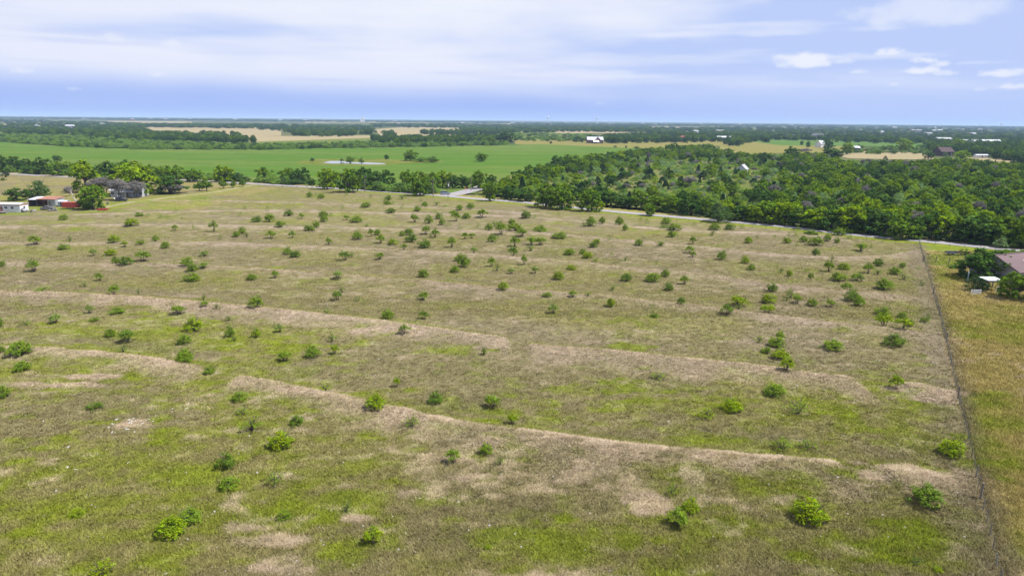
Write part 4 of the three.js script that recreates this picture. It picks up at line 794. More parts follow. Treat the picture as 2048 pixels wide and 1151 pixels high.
function oakShape(seed, low = 0.0) {
  const q = rng(seed), cl = [], st = [], lobes = 6 + Math.floor(q() * 4), top = v3((q() - 0.5) * 0.08, 0.42, (q() - 0.5) * 0.08);
  st.push(limb(v3(0, -0.03, 0), top, 0.042, 0.024, 7));
  for (let l = 0; l < lobes; l++) {
    const a = (l / lobes) * 6.283 + q() * 0.6, rr = l === 0 ? 0.06 : 0.2 + q() * 0.12, c = v3(Math.cos(a) * rr, l === 0 ? 0.7 : 0.34 + q() * 0.3, Math.sin(a) * rr), R = 0.17 + q() * 0.07;
    st.push(limb(v3(top.x * 0.8, 0.16 + q() * 0.2, top.z * 0.8), c, 0.02, 0.006));
    const m = 7 + Math.floor(q() * 4);
    for (let i = 0; i < m; i++) { const d = v3(q() * 2 - 1, q() * 1.7 - 0.6, q() * 2 - 1).normalize(); cl.push({ x: c.x + d.x * R, y: Math.max(low + 0.06, c.y + d.y * R * 0.95), z: c.z + d.z * R, r: 0.07 + q() * 0.055 }); }
  }
  for (let i = 0; i < 16; i++) { const a = (i / 16) * 6.283 + q() * 0.4, r = 0.2 + 0.15 * q(); cl.push({ x: Math.cos(a) * r, y: low + 0.07 + q() * 0.24, z: Math.sin(a) * r, r: 0.1 }); }
  return { crown: leafCloud(q, cl, 34, 0.036, 0.8, 0.6), trunk: wood(st) };
}
function mesqShape(seed, kind) {      // r rounded, t open-stemmed, s wispy, f low
  const q = rng(seed), cl = [], st = [], stems = kind === 't' ? 4 + Math.floor(q() * 2) : 6 + Math.floor(q() * 3), low = { t: 0.32, s: 0.14, r: 0.08, f: 0.1 }[kind], off = v3((q() - 0.5) * 0.2, 0, (q() - 0.5) * 0.2);
  for (let s = 0; s < stems; s++) {
    const a = (s / stems) * 6.283 + q(), r = 0.1 + q() * 0.24, e = v3(Math.cos(a) * r + off.x, 0.45 + q() * 0.35, Math.sin(a) * r + off.z), k = v3(e.x * 0.4, e.y * 0.45, e.z * 0.4);
    st.push(limb(v3(Math.cos(a) * 0.02, -0.04, Math.sin(a) * 0.02), k, 0.018, 0.012), limb(k, e, 0.012, 0.004));
    for (let i = 0; i < 3; i++) { const p = v3(e.x + (q() - 0.5) * 0.4, clamp(e.y + (q() - 0.4) * 0.4, low, 0.95), e.z + (q() - 0.5) * 0.4); st.push(limb(k, p, 0.006, 0.002, 4)); }
  }
  const n = { r: 84, f: 62, t: 52, s: 34 }[kind];
  for (let i = 0; i < n; i++) {            // sprays fill an uneven dome
    const a = q() * 6.283, t = Math.sqrt(q()), lump = 0.74 + 0.26 * Math.sin(a * 3 + seed) * Math.cos(a * 2 + seed * 2), R = 0.46 * lump * (kind === 't' ? 0.85 : 1), hTop = (1 - 0.55 * t * t) * (0.8 + 0.2 * q()), y = lerp(low + 0.05, hTop - 0.05, kind === 't' ? 0.2 + 0.8 * q() : Math.pow(q(), 0.75));
    cl.push({ x: Math.cos(a) * t * R + off.x * y, y, z: Math.sin(a) * t * R + off.z * y, r: (kind === 's' ? 0.06 : 0.075) + q() * 0.05 });
  }
  return { crown: leafCloud(q, cl, kind === 's' ? 16 : 24, kind === 's' ? 0.028 : 0.032, 1.0, 0.42), trunk: wood(st) };
}
function junShape(seed) {
  const q = rng(seed), cl = []; for (let i = 0; i < 60; i++) { const t = q(), y = 0.06 + t * 0.9, r = 0.42 * Math.pow(1 - t, 0.7) + 0.04, a = q() * 6.283; cl.push({ x: Math.cos(a) * r * (0.6 + q() * 0.4), y, z: Math.sin(a) * r * (0.6 + q() * 0.4), r: 0.09 }); }
  return { crown: leafCloud(q, cl, 34, 0.03, 1.1, 0.45), trunk: limb(v3(0, -0.03, 0), v3(0, 0.8, 0), 0.035, 0.01, 6).toNonIndexed() };
}
function deadShape(seed) {
  const q = rng(seed), st = [], tw = [];
  const grow = (a, d, len, r, lev) => { const b = a.clone().addScaledVector(d, len); st.push(limb(a, b, r, r * 0.6, lev < 2 ? 5 : 3)); if (lev >= 2) tw.push({ x: b.x, y: b.y, z: b.z, r: 0.08 }); if (lev >= 4) { tw.push({ x: b.x, y: b.y, z: b.z, r: 0.06 }); return; } const n = lev < 1 ? 4 : 3; for (let i = 0; i < n; i++) { const e = d.clone().add(v3((q() - 0.5) * 1.7, (q() - 0.25) * 0.9, (q() - 0.5) * 1.7)).normalize(); grow(b, e, len * (0.62 + q() * 0.2), r * 0.6, lev + 1); } };
  for (let s = 0; s < 2; s++) grow(v3((q() - 0.5) * 0.1, -0.02, (q() - 0.5) * 0.1), v3((q() - 0.5) * 0.4, 1, (q() - 0.5) * 0.4).normalize(), 0.26, 0.02, 0);
  const tws = leafCloud(q, tw, 10, 0.06, 1, 0.06); return { crown: tws, trunk: wood(st) };
}
function unit(s) { s.crown.computeBoundingBox(); const b = s.crown.boundingBox, k = 0.95 / Math.max(b.max.x - b.min.x, b.max.z - b.min.z) * 1.06, ky = 1.02 / b.max.y; for (const g of [s.crown, s.trunk]) g.scale(k, ky, k); return s; }
const SHAPES = { oak: [1, 2, 3, 4, 5, 6, 7].map((s) => oakShape(100 + s)), topi: [1, 2].map((s) => oakShape(150 + s, 0.2)), mesq: [1, 2, 3].map((s) => mesqShape(200 + s, 'r')), bush: [1, 2, 3].map((s) => mesqShape(260 + s, 'f')), jun: [1, 2, 3].map((s) => junShape(300 + s)), dead: [1, 2].map((s) => deadShape(400 + s)), r: [1, 2, 3, 4, 5].map((s) => mesqShape(500 + s, 'r')), t: [1, 2, 3, 4].map((s) => mesqShape(540 + s, 't')), s: [1, 2, 3, 4].map((s) => mesqShape(580 + s, 's')), f: [1, 2].map((s) => mesqShape(620 + s, 'f')) };
const leafMat = (r, g, b) => new THREE.MeshPhysicalMaterial({ color: r === 1 ? 0xffffff : lin(r, g, b), vertexColors: true, roughness: 1, specularIntensity: 0, transmission: 0.24, thickness: 0, side: THREE.DoubleSide });
const TONES = {
  oak: { g: [0.128, 0.218, 0.014], d: [0.068, 0.134, 0.020], y: [0.195, 0.298, 0.008], p: [0.17, 0.22, 0.03] }, mesq: { g: [0.195, 0.320, 0.050], y: [0.240, 0.345, 0.020], d: [0.100, 0.170, 0.044], p: [0.205, 0.315, 0.110] },
  jun: { d: [0.018, 0.046, 0.020], g: [0.024, 0.055, 0.018] }, dead: { g: [0.235, 0.222, 0.205] } };
TONES.topi = TONES.oak; TONES.bush = { g: [0.072, 0.150, 0.014], d: [0.038, 0.084, 0.024], y: [0.118, 0.200, 0.010], p: [0.12, 0.17, 0.04] };
const shrubTones = { g: [0.185, 0.280, 0.024], y: [0.232, 0.325, 0.012], d: [0.138, 0.222, 0.026], p: [0.220, 0.300, 0.062] };
for (const list of Object.values(SHAPES)) list.forEach(unit);
for (const k of ['r', 't', 's', 'f']) TONES[k] = shrubTones;
const MATS = {}; for (const [k, t] of Object.entries(TONES)) { MATS[k] = {}; for (const [n, c] of Object.entries(t)) MATS[k][n] = leafMat(...c); }
const bark = plain(0.10, 0.08, 0.065, 1), greyBark = plain(0.20, 0.185, 0.175, 1);
function plant(kind, variant, tone, x, y, z, w, h, turn, name, label, category, group) {
  const sh = SHAPES[kind][variant % SHAPES[kind].length], g = thing(name, label, category, x, y, z, turn, group), isTree = ['oak', 'jun', 'topi', 'dead', 'mesq'].includes(kind);
  mk(kind === 'dead' ? 'twigs' : isTree ? 'crown' : 'foliage', sh.crown, MATS[kind][tone] ?? MATS[kind].g, g); mk(isTree ? 'trunk' : 'stem', sh.trunk, kind === 'dead' ? greyBark : bark, g);
  g.scale.set(w, h, w); return g;
}
{
  const q = rng(9), order = D.bushes.map((b, i) => [b[2] * b[3] / (b[1] * b[1]), i]).sort((a, b) => b[0] - a[0]), big = new Set(order.slice(0, 300).map((o) => o[1])), small = [];
  const WHERE = ['in front of the nearest straw bank', 'behind the nearest straw bank', 'behind the second straw bank', 'behind the third straw bank', 'behind the fourth straw bank', 'behind the fifth straw bank', 'behind the sixth straw bank', 'behind the farthest straw bank'];
  const SHAPE = { r: 'rounded', t: 'open-stemmed', s: 'wispy', f: 'low' }, TONE = { g: 'green', y: 'yellow-green', d: 'dark', p: 'pale' };
  D.bushes.forEach(([x, z, w, h, kind, tone, strip, place], i) => { const label = `${SHAPE[kind]} ${TONE[tone]} mesquite bush, ${nth(place)} from the wire fence, ${WHERE[strip]}`; const vr = Math.floor(q() * 10), turn = q() * 6.283; if (big.has(i)) plant(kind, vr, tone, x, gh(x, z) - 0.03, z, w * 1.22, h * 1.16, turn, 'mesquite_bush', label, 'bush', 'mesquite bushes dotted over the pasture'); else small.push([x, z, w, h, turn, tone]); });
  const geo = mergeGeometries([SHAPES.s[0].crown]), im = new THREE.InstancedMesh(geo, leafMat(1, 1, 1), small.length), M = new THREE.Matrix4();
  small.forEach(([x, z, w, h, t, tone], n) => { M.makeRotationY(t).scale(v3(w * 1.1, h * 1.1, w * 1.1)).setPosition(x, gh(x, z) - 0.03, z); im.setMatrixAt(n, M); im.setColorAt(n, lin(...shrubTones[tone])); });
  im.name = 'mesquite_seedlings'; shade(im); scene.add(im); tag(im, 'smallest scattered mesquite seedlings in the pasture grass', 'seedlings', undefined, 'stuff');
}
const NAMES = { oak: ['oak_tree', 'tree'], mesq: ['mesquite_tree', 'tree'], jun: ['juniper_tree', 'tree'], dead: ['bare_tree', 'tree'], topi: ['clipped_tree', 'tree'], bush: ['shrub', 'bush'] };
{ const q = rng(12); for (const [kind, x, z, w, h, tone, label] of D.trees) plant(kind, Math.floor(q() * 20), tone, x, gh(x, z) - 0.05, z, w * 1.26, h * 1.14, q() * 6.283, NAMES[kind][0], label, NAMES[kind][1]); }

// the wood beyond the road: nearest trees one by one, the rest as a mass
const massLists = {};
function intoMass(kind, variant, color, x, y, z, w, h, turn) { const key = kind + ':' + (variant % SHAPES[kind].length); (massLists[key] ??= []).push([x, y, z, w, h, turn, color]); }
{
  const q = rng(21), toneOf = (k) => { const t = q(); return k === 'oak' ? (t < 0.36 ? 'd' : t < 0.72 ? 'g' : 'y') : k === 'mesq' ? (t < 0.4 ? 'g' : t < 0.62 ? 'y' : t < 0.9 ? 'p' : 'd') : k === 'dead' ? 'g' : 'd'; };
  D.row.forEach(([x, z, w, h], i) => plant('oak', Math.floor(q() * 20), toneOf('oak'), x, -0.15, z, w * 1.15, h * 1.12, q() * 6.283, 'roadside_oak', `${nth(i + 1)} tree from the junction in the wood's front row along the road`, 'tree', 'front row of the roadside wood'));
  const spots = [], step = 6.4, bounds = [Math.min(...D.wood.map((p) => p[0])), Math.max(...D.wood.map((p) => p[0])), Math.min(...D.wood.map((p) => p[1])), Math.max(...D.wood.map((p) => p[1]))];
  for (let z = bounds[2]; z < bounds[3]; z += step) for (let x = bounds[0]; x < bounds[1]; x += step) {
    const X = x + (q() - 0.5) * step * 1.2, Z = z + (q() - 0.5) * step * 1.2; const t1 = q(), t2 = q(), t3 = q(), t4 = q();
    if (!inside(D.wood, X, Z) || Math.abs(X) > -Z * 0.86 + 20) continue;
    if (segDist(D.side_road, X, Z) < 9 || Math.hypot(X - D.at.wood_house[0], Z - D.at.wood_house[1] - 3) < 8 || Math.hypot(X - D.at.brown[0], Z - D.at.brown[1] - 8) < 22) continue;
    if (t4 < 0.1) continue; const open = inside(D.open, X, Z), n = fbm(X / 34, Z / 34, 3), dRoad = roadZ[ci(X)] - Z; if (X < X1 && dRoad < 9) continue;
    let kind, w, h;
    if (open) { if (n < 0.52 && t4 < 0.58) continue; if (t1 < 0.09) { kind = 'jun'; w = 3 + t2 * 3; h = 3 + t3 * 3; } else if (t1 < 0.22) { kind = 'oak'; w = 5 + t2 * 3; h = 4 + t3 * 3; } else if (t1 < 0.25) { kind = 'dead'; w = 5; h = 4; } else { kind = 'mesq'; w = 4.5 + t2 * 3.5; h = 1.8 + t3 * 1.6; } }
    else { const dark = n + (X > 130 ? 0.12 : 0); if (t1 < 0.03) { kind = 'dead'; w = 5 + t2 * 3; h = 5 + t3 * 3; } else if (t1 < 0.09) { kind = 'jun'; w = 3 + t2 * 3; h = 4 + t3 * 3; } else if (dark > 0.58 ? t1 < 0.7 : t1 < 0.3) { kind = 'oak'; w = 5 + t2 * 5.5; h = 4.2 + t2 * 2.6 + t3 * 2.6; } else { kind = 'mesq'; w = 4.5 + t2 * 4; h = 2.8 + t3 * 3; } }
    const seen = 35 / (35 - 0.75 * h); if (!inside(D.wood, X * seen, Z * seen)) continue;
    spots.push([Math.hypot(X, Z), kind, X, Z, w, h, toneOf(kind), Math.floor(t4 * 97), t2 * 40]);
  }
  spots.sort((a, b) => a[0] - b[0]);
  const LOOK = { oak: { d: 'dark green oak', g: 'mid-green oak', y: 'yellow-green oak' }, mesq: { g: 'feathery green mesquite', y: 'bright feathery mesquite', p: 'pale feathery mesquite', d: 'dull mesquite' }, jun: { d: 'blackish juniper' }, dead: { g: 'bare grey tree' } }, behind = D.row.map(() => 0);
  let singles = 0;
  for (const [d, kind, x, z, w, h, tone, vr, turn] of spots) {
    if (singles < 150 && Math.abs(x) < -z * 0.77) { let at = 0; D.row.forEach(([rx, rz], i) => { if (Math.abs(rx / rz - x / z) < Math.abs(D.row[at][0] / D.row[at][1] - x / z)) at = i; }); plant(kind, vr, tone, x, -0.15, z, w, h, turn, NAMES[kind][0], `${LOOK[kind][tone]}, ${nth(++behind[at])} tree back behind the wood's ${nth(at + 1)} front-row tree`, 'tree', 'trees inside the wood beyond the road'); singles++; } else intoMass(kind, vr, TONES[kind][tone], x, -0.15, z, w, h, turn);
  }
  console.log('wood', spots.length);
}
// far woodland
{
  const q = rng(44);
  for (const [kind, poly, count] of D.bands) {
    const pv = poly.map(([x, z]) => [x / -z, -1000 / z]), u0 = Math.min(...pv.map((p) => p[0])), u1 = Math.max(...pv.map((p) => p[0])), w0 = Math.min(...pv.map((p) => p[1])), w1 = Math.max(...pv.map((p) => p[1]));
    for (let n = 0, tries = 0; n < count && tries < count * 40; tries++) {
      const u = lerp(u0, u1, q()), w = lerp(w0, w1, q()); if (!inside(pv, u, w)) continue;
      const near = q(), th = kind === 'brush' ? 2.5 + q() * 3 : 6 + q() * 4.5, z = (-1000 / w) * (w > 1.6 ? 1 : 1 - (0.5 * th) / 35), x = u * -z, d = -z; n++;
      if (kind === 'brush') { const wd = Math.max(5 + q() * 5, d * 0.007); intoMass(near < 0.75 ? 'mesq' : 'oak', Math.floor(q() * 50), near < 0.75 ? TONES.mesq[q() < 0.7 ? 'g' : 'd'] : TONES.oak[q() < 0.5 ? 'g' : 'd'], x, -0.3, z, wd, th, q() * 6); }
      else { const wd = Math.max(8 + q() * 5, d * 0.0075 * (0.7 + q() * 0.6)); intoMass('oak', Math.floor(q() * 50), TONES.oak[q() < 0.75 ? 'd' : 'g'], x, -0.3, z, wd, th, q() * 6); }
    }
  }
  const leaf = leafMat(1, 1, 1), M = new THREE.Matrix4(), group = new THREE.Group(); group.name = 'woodland';
  for (const [key, list] of Object.entries(massLists)) {
    const [kind, vr] = key.split(':'), im = new THREE.InstancedMesh(SHAPES[kind][+vr].crown, leaf, list.length);
    list.forEach(([x, y, z, w, h, turn, c], n) => { M.makeRotationY(turn).scale(v3(w, h, w)).setPosition(x, y, z); im.setMatrixAt(n, M); im.setColorAt(n, lin(...c)); });
    im.name = 'tree_crowns'; im.userData.kind = 'stuff'; shade(im); group.add(im);
  }
  scene.add(group); tag(group, 'mass of farther trees and brush reaching to the horizon', 'woodland', undefined, 'stuff');
}
// ------------------------------------------------------------------ fences
const timber = weather(0.20, 0.17, 0.14, 1, 0.35, 3, 20, 4), steel = plain(0.17, 0.18, 0.17, 0.7), wireMat = plain(0.16, 0.16, 0.17, 0.5, { metalness: 0.6 }), white = weather(0.74, 0.75, 0.76, 0.6, 0.12, 4, 6, 2), glass = new THREE.MeshStandardMaterial({ color: lin(0.03, 0.035, 0.045), roughness: 0.12 });
const teePost = mergeGeometries([bx(0.055, 1.45, 0.02, 0, 0.6, 0), bx(0.02, 1.45, 0.055, 0, 0.6, 0.03)]), woodPost = new THREE.CylinderGeometry(0.1, 0.115, 1.9, 8).translate(0, 0.65, 0), stay = new THREE.CylinderGeometry(0.05, 0.06, 1.5, 6).translate(0, 0.55, 0);
function fence(name, label, pts, gap, heights, wood, q) {
  const c = new THREE.CatmullRomCurve3(pts.map(([x, z]) => v3(x, 0, z)), false, 'centripetal'), len = c.getLength(), n = Math.round(len / gap), o = c.getPointAt(0), y0 = gh(o.x, o.z), g = thing(name, label, 'fence', o.x, y0, o.z), tops = [];
  for (let i = 0; i <= n; i++) {
    const p = c.getPointAt(i / n), t = c.getTangentAt(i / n), big = wood.some(([x, z]) => Math.hypot(x - p.x, z - p.z) < gap * 0.55), y = gh(p.x, p.z), lean = (q() - 0.5) * 0.14;
    const m = mk('post', big ? woodPost : q() < 0.3 ? stay : teePost, big || q() < 0.3 ? timber : steel, g); m.position.set(p.x - o.x + (q() - 0.5) * 0.08, y - y0, p.z - o.z); m.rotation.set(lean, q() * 3, (q() - 0.5) * 0.12); m.scale.y = big ? 1.08 : 0.88 + q() * 0.2; tops.push(v3(p.x - o.x, y - y0, p.z - o.z));
  }
  for (const h of heights) mk('wire', wood_(tops, h), wireMat, g);
  return g;
}
function wood_(tops, h) { const parts = []; for (let i = 1; i < tops.length; i++) parts.push(limb(tops[i - 1].clone().setY(tops[i - 1].y + h), tops[i].clone().setY(tops[i].y + h), 0.004, 0.004, 3)); return mergeGeometries(parts); }
{
  const q = rng(61), A = D.fence[0], B = D.fence[1];
  fence('wire_fence', 'long barbed-wire fence between the pasture and the golden hay field', [A, [(A[0] + B[0]) / 2 + 0.6, (A[1] + B[1]) / 2], B], 2.35, [0.35, 0.65, 0.92, 1.15], D.big_posts, q);
  const road = [], right = []; for (let x = -14; x < A[0] - 2; x += 9) road.push([x, roadZ[ci(x)] + 11.5]); for (let x = A[0] + 1.5; x < 190; x += 9) right.push([x, roadZ[ci(x)] + 8.5]);
  fence('roadside_fence', 'low wire fence along the road verge at the top of the pasture', road, 4.4, [0.4, 0.75, 1.1], [], q);
  fence('verge_fence', 'wire fence between the road and the hay field past the corner', right, 3.6, [0.4, 0.75, 1.1], [], q);
  fence('cross_fence', 'short sagging cross fence by the two parked trailers', D.cross_fence, 3.0, [0.5, 0.95], D.cross_fence, q);
  const far = []; for (let x = -118; x < -75; x += 8) far.push([x, roadZ[ci(x)] + 7.5]);
  fence('gate_fence', 'post fence along the road by the farm drive entrance', far, 3.2, [0.5, 1.0], far, q);
}
// ------------------------------------------------------------------ utility poles, signs
function pole(x, z, h, label, lamp, turn) {
  const g = thing('utility_pole', label, 'utility pole', x, gh(x, z) - 0.1, z, turn, 'utility poles at the road junction');
  mk('shaft', new THREE.CylinderGeometry(0.11, 0.17, h, 8).translate(0, h / 2, 0), timber, g); mk('crossarm', bx(2.0, 0.12, 0.1, 0, h - 0.5, 0.14), timber, g);
  for (const s of [-0.85, 0.85]) mk('insulator', new THREE.CylinderGeometry(0.05, 0.07, 0.2, 6).translate(s, h - 0.34, 0.14), white, g);
  if (lamp) { const t = mk('transformer', new THREE.CylinderGeometry(0.3, 0.3, 0.95, 12).translate(0.05, h - 1.5, 0.42), plain(0.6, 0.62, 0.64, 0.5), g); mk('bracket', bx(0.1, 0.1, 0.3, 0.05, h - 1.2, 0.18), steel, t); }
  return g;
}
pole(...D.at.pole1, 8.4, 'plain dark utility pole in the verge left of the parked car', false, 0.4); pole(...D.at.pole2, 7.8, 'utility pole with pale transformer in the verge before the parked car', true, 0.5); pole(...D.at.pole3, 6.5, 'utility pole at the wood corner beside the side road', false, 0.9); pole(...D.at.pole4, 8.0, 'utility pole in front of the large shady road-edge tree', false, 0.4);
{ const [x, z] = D.at.sign2, g = thing('road_sign', 'small red and white road sign at the side road mouth', 'road sign', x, 0, z, 0.3); mk('post', new THREE.CylinderGeometry(0.04, 0.04, 2.3, 6).translate(0, 1.15, 0), steel, g); mk('plate', new THREE.CylinderGeometry(0.42, 0.42, 0.03, 8).rotateX(Math.PI / 2).translate(0, 2.2, 0.05), plain(0.55, 0.04, 0.04, 0.5), g); }
{ const [x, z] = D.at.mail, g = thing('mailbox', 'pale mailbox on a post by the dark car on the farm track', 'mailbox', x, gh(x, z), z, 0.3); mk('post', bx(0.14, 1.9, 0.14, 0, 0.95, 0), timber, g); mk('box', new THREE.CapsuleGeometry(0.24, 0.5, 4, 10).rotateX(Math.PI / 2).translate(0, 2.0, 0), white, g); }
// ------------------------------------------------------------------ vehicles
const tyreGeo = new THREE.TorusGeometry(0.25, 0.1, 8, 18).scale(1, 1, 1.15), rimGeo = new THREE.CylinderGeometry(0.2, 0.2, 0.12, 14).rotateX(Math.PI / 2), tyreMat = plain(0.02, 0.02, 0.022, 0.9), rimMat = plain(0.4, 0.4, 0.42, 0.35, { metalness: 0.8 });
function wheel(parent, x, y, z, s = 1) { const w = mk('wheel', tyreGeo, tyreMat, parent); w.position.set(x, y, z); w.scale.setScalar(s); mk('rim', rimGeo, rimMat, w); return w; }
function car(x, z, turn, color, label, suv, rusty) {
  const g = thing('car', label, 'car', x, gh(x, z), z, turn), top = suv ? 1.72 : 1.45, paint = new THREE.MeshPhysicalMaterial({ color: lin(...color), roughness: rusty ? 0.8 : 0.35, clearcoat: rusty ? 0 : 0.8, clearcoatRoughness: 0.15 });
  const ex = (pts, w, bev) => { const s = new THREE.Shape(pts.map(([a, b]) => new THREE.Vector2(a, b))), e = new THREE.ExtrudeGeometry(s, { depth: w - 2 * bev, bevelEnabled: true, bevelSize: bev, bevelThickness: bev, bevelSegments: 2 }); e.translate(0, 0, -w / 2 + bev); return e; };
  const b = mk('body', ex([[-2.2, 0.35], [-1.85, 0.32], [1.9, 0.32], [2.2, 0.42], [2.22, 0.72], [1.95, 0.9], [0.95, 1.0], [-1.9, suv ? 1.05 : 0.98], [-2.22, 0.88]], 1.76, 0.06), paint, g);
  mk('glasshouse', ex(suv ? [[-2.05, 1.0], [1.0, 0.98], [0.35, top - 0.08], [-1.85, top - 0.08]] : [[-1.7, 0.96], [1.05, 0.98], [0.35, top - 0.08], [-1.0, top - 0.08]], 1.52, 0.05), glass, g);
  mk('roof', ex(suv ? [[-1.9, top - 0.08], [0.38, top - 0.08], [0.2, top], [-1.75, top]] : [[-1.05, top - 0.08], [0.38, top - 0.08], [0.2, top], [-0.85, top]], 1.5, 0.04), paint, g);
  for (const sz of [-0.75, 0.75]) { const l = mk('headlight', bx(0.06, 0.14, 0.34, 2.24, 0.72, sz * 0.85), plain(0.7, 0.7, 0.68, 0.2), g); mk('tail_light', bx(0.05, 0.2, 0.2, -2.26, 0.78, sz * 0.95), plain(0.4, 0.02, 0.02, 0.3), g); for (const sx of [-1.35, 1.38]) wheel(g, sx, 0.34, sz * 1.1, 0.98); mk('pillar', bx(0.07, top - 1.05, 0.04, -0.45, (top + 0.9) / 2, sz * 1.03), paint, g); }
  return g;
}
car(...D.at.car, 0.42, [0.16, 0.20, 0.28], 'blue-grey car stopped at the road junction', true);
car(...D.at.suv, 0.12, [0.012, 0.016, 0.05], 'dark navy car parked on the grass beside the white farmhouse', true);
car(...D.at.wreck1, 0.2, [0.12, 0.11, 0.12], 'derelict dark grey car in tall grass before the open shed', false, true);
car(...D.at.wreck2, -0.3, [0.30, 0.31, 0.33], 'derelict pale grey car at the corner of the white mobile home', false, true);
car(...D.at.wreck3, 0.1, [0.02, 0.025, 0.04], 'dark car in the shade under the tree beside the red trailer', false, true);
function utilityTrailer(x, z, turn, color, label) {
  const g = thing('utility_trailer', label, 'trailer', x, gh(x, z), z, turn, 'two trailers parked on the hay field'), m = plain(...color, 0.6);
  mk('bed', bx(2.9, 0.1, 1.5, 0, 0.62, 0), plain(0.55, 0.55, 0.55, 0.8), g); for (const s of [-0.75, 0.75]) mk('side_rail', bx(2.9, 0.34, 0.06, 0, 0.84, s), m, g); mk('headboard', bx(0.06, 0.4, 1.5, 1.45, 0.86, 0), m, g); mk('tailgate', bx(0.06, 0.34, 1.5, -1.45, 0.84, 0), m, g);
  mk('drawbar', mergeGeometries([bx(1.2, 0.08, 0.08, 2.0, 0.52, 0.2, 0.25), bx(1.2, 0.08, 0.08, 2.0, 0.52, -0.2, -0.25)]), steel, g); for (const s of [-0.9, 0.9]) { wheel(g, -0.2, 0.34, s); mk('mudguard', bx(0.9, 0.05, 0.24, -0.2, 0.76, s), steel, g); }
}
utilityTrailer(...D.at.trailer1, 0.05, [0.05, 0.06, 0.10], 'white-bedded dark-railed trailer parked on the hay field, farther from the trees'); utilityTrailer(...D.at.trailer2, -0.1, [0.32, 0.10, 0.08], 'smaller trailer with reddish rails half behind the big dark tree');
{ // red livestock trailer
  const [x, z] = D.at.red_trailer, g = thing('livestock_trailer', 'red ribbed livestock trailer standing beside the dense farmyard tree', 'trailer', x, gh(x, z), z, 0.12), red = weather(0.36, 0.05, 0.03, 0.7, 0.3, 6, 10, 8);
  mk('body', bx(6, 1.9, 2.2, 0, 1.5, 0), red, g); for (let i = -7; i <= 7; i++) mk('rib', bx(0.08, 1.9, 0.06, i * 0.4, 1.5, 1.13), red, g); mk('top_rail', bx(6.1, 0.12, 2.36, 0, 2.5, 0), red, g); for (const s of [-1.2, 1.2]) for (const a of [-0.45, 0.45]) wheel(g, a - 0.6, 0.36, s, 1.05); mk('drawbar', bx(1.6, 0.12, 0.2, 3.7, 0.6, 0), steel, g);
}
{ // red disc harrow
  const [x, z] = D.at.red_implement, g = thing('disc_harrow', 'low red farm implement lying on the grass in front of the farmyard', 'harrow', x, gh(x, z), z, 0.1), red = weather(0.36, 0.06, 0.04, 0.8, 0.35, 5, 5, 3);
  mk('frame', mergeGeometries([bx(3.6, 0.14, 0.14, 0, 0.75, 0.6), bx(3.6, 0.14, 0.14, 0, 0.75, -0.6), bx(0.14, 0.14, 1.3, -1.5, 0.75, 0), bx(0.14, 0.14, 1.3, 1.5, 0.75, 0), bx(0.14, 0.14, 1.3, 0, 0.75, 0)]), red, g); for (const s of [-0.6, 0.6]) for (let i = -6; i <= 6; i++) mk('disc', new THREE.CylinderGeometry(0.32, 0.26, 0.05, 12).rotateZ(Math.PI / 2).translate(i * 0.27, 0.32, s), red, g); mk('drawbar', bx(1.4, 0.1, 0.12, 2.3, 0.7, 0), red, g);
}
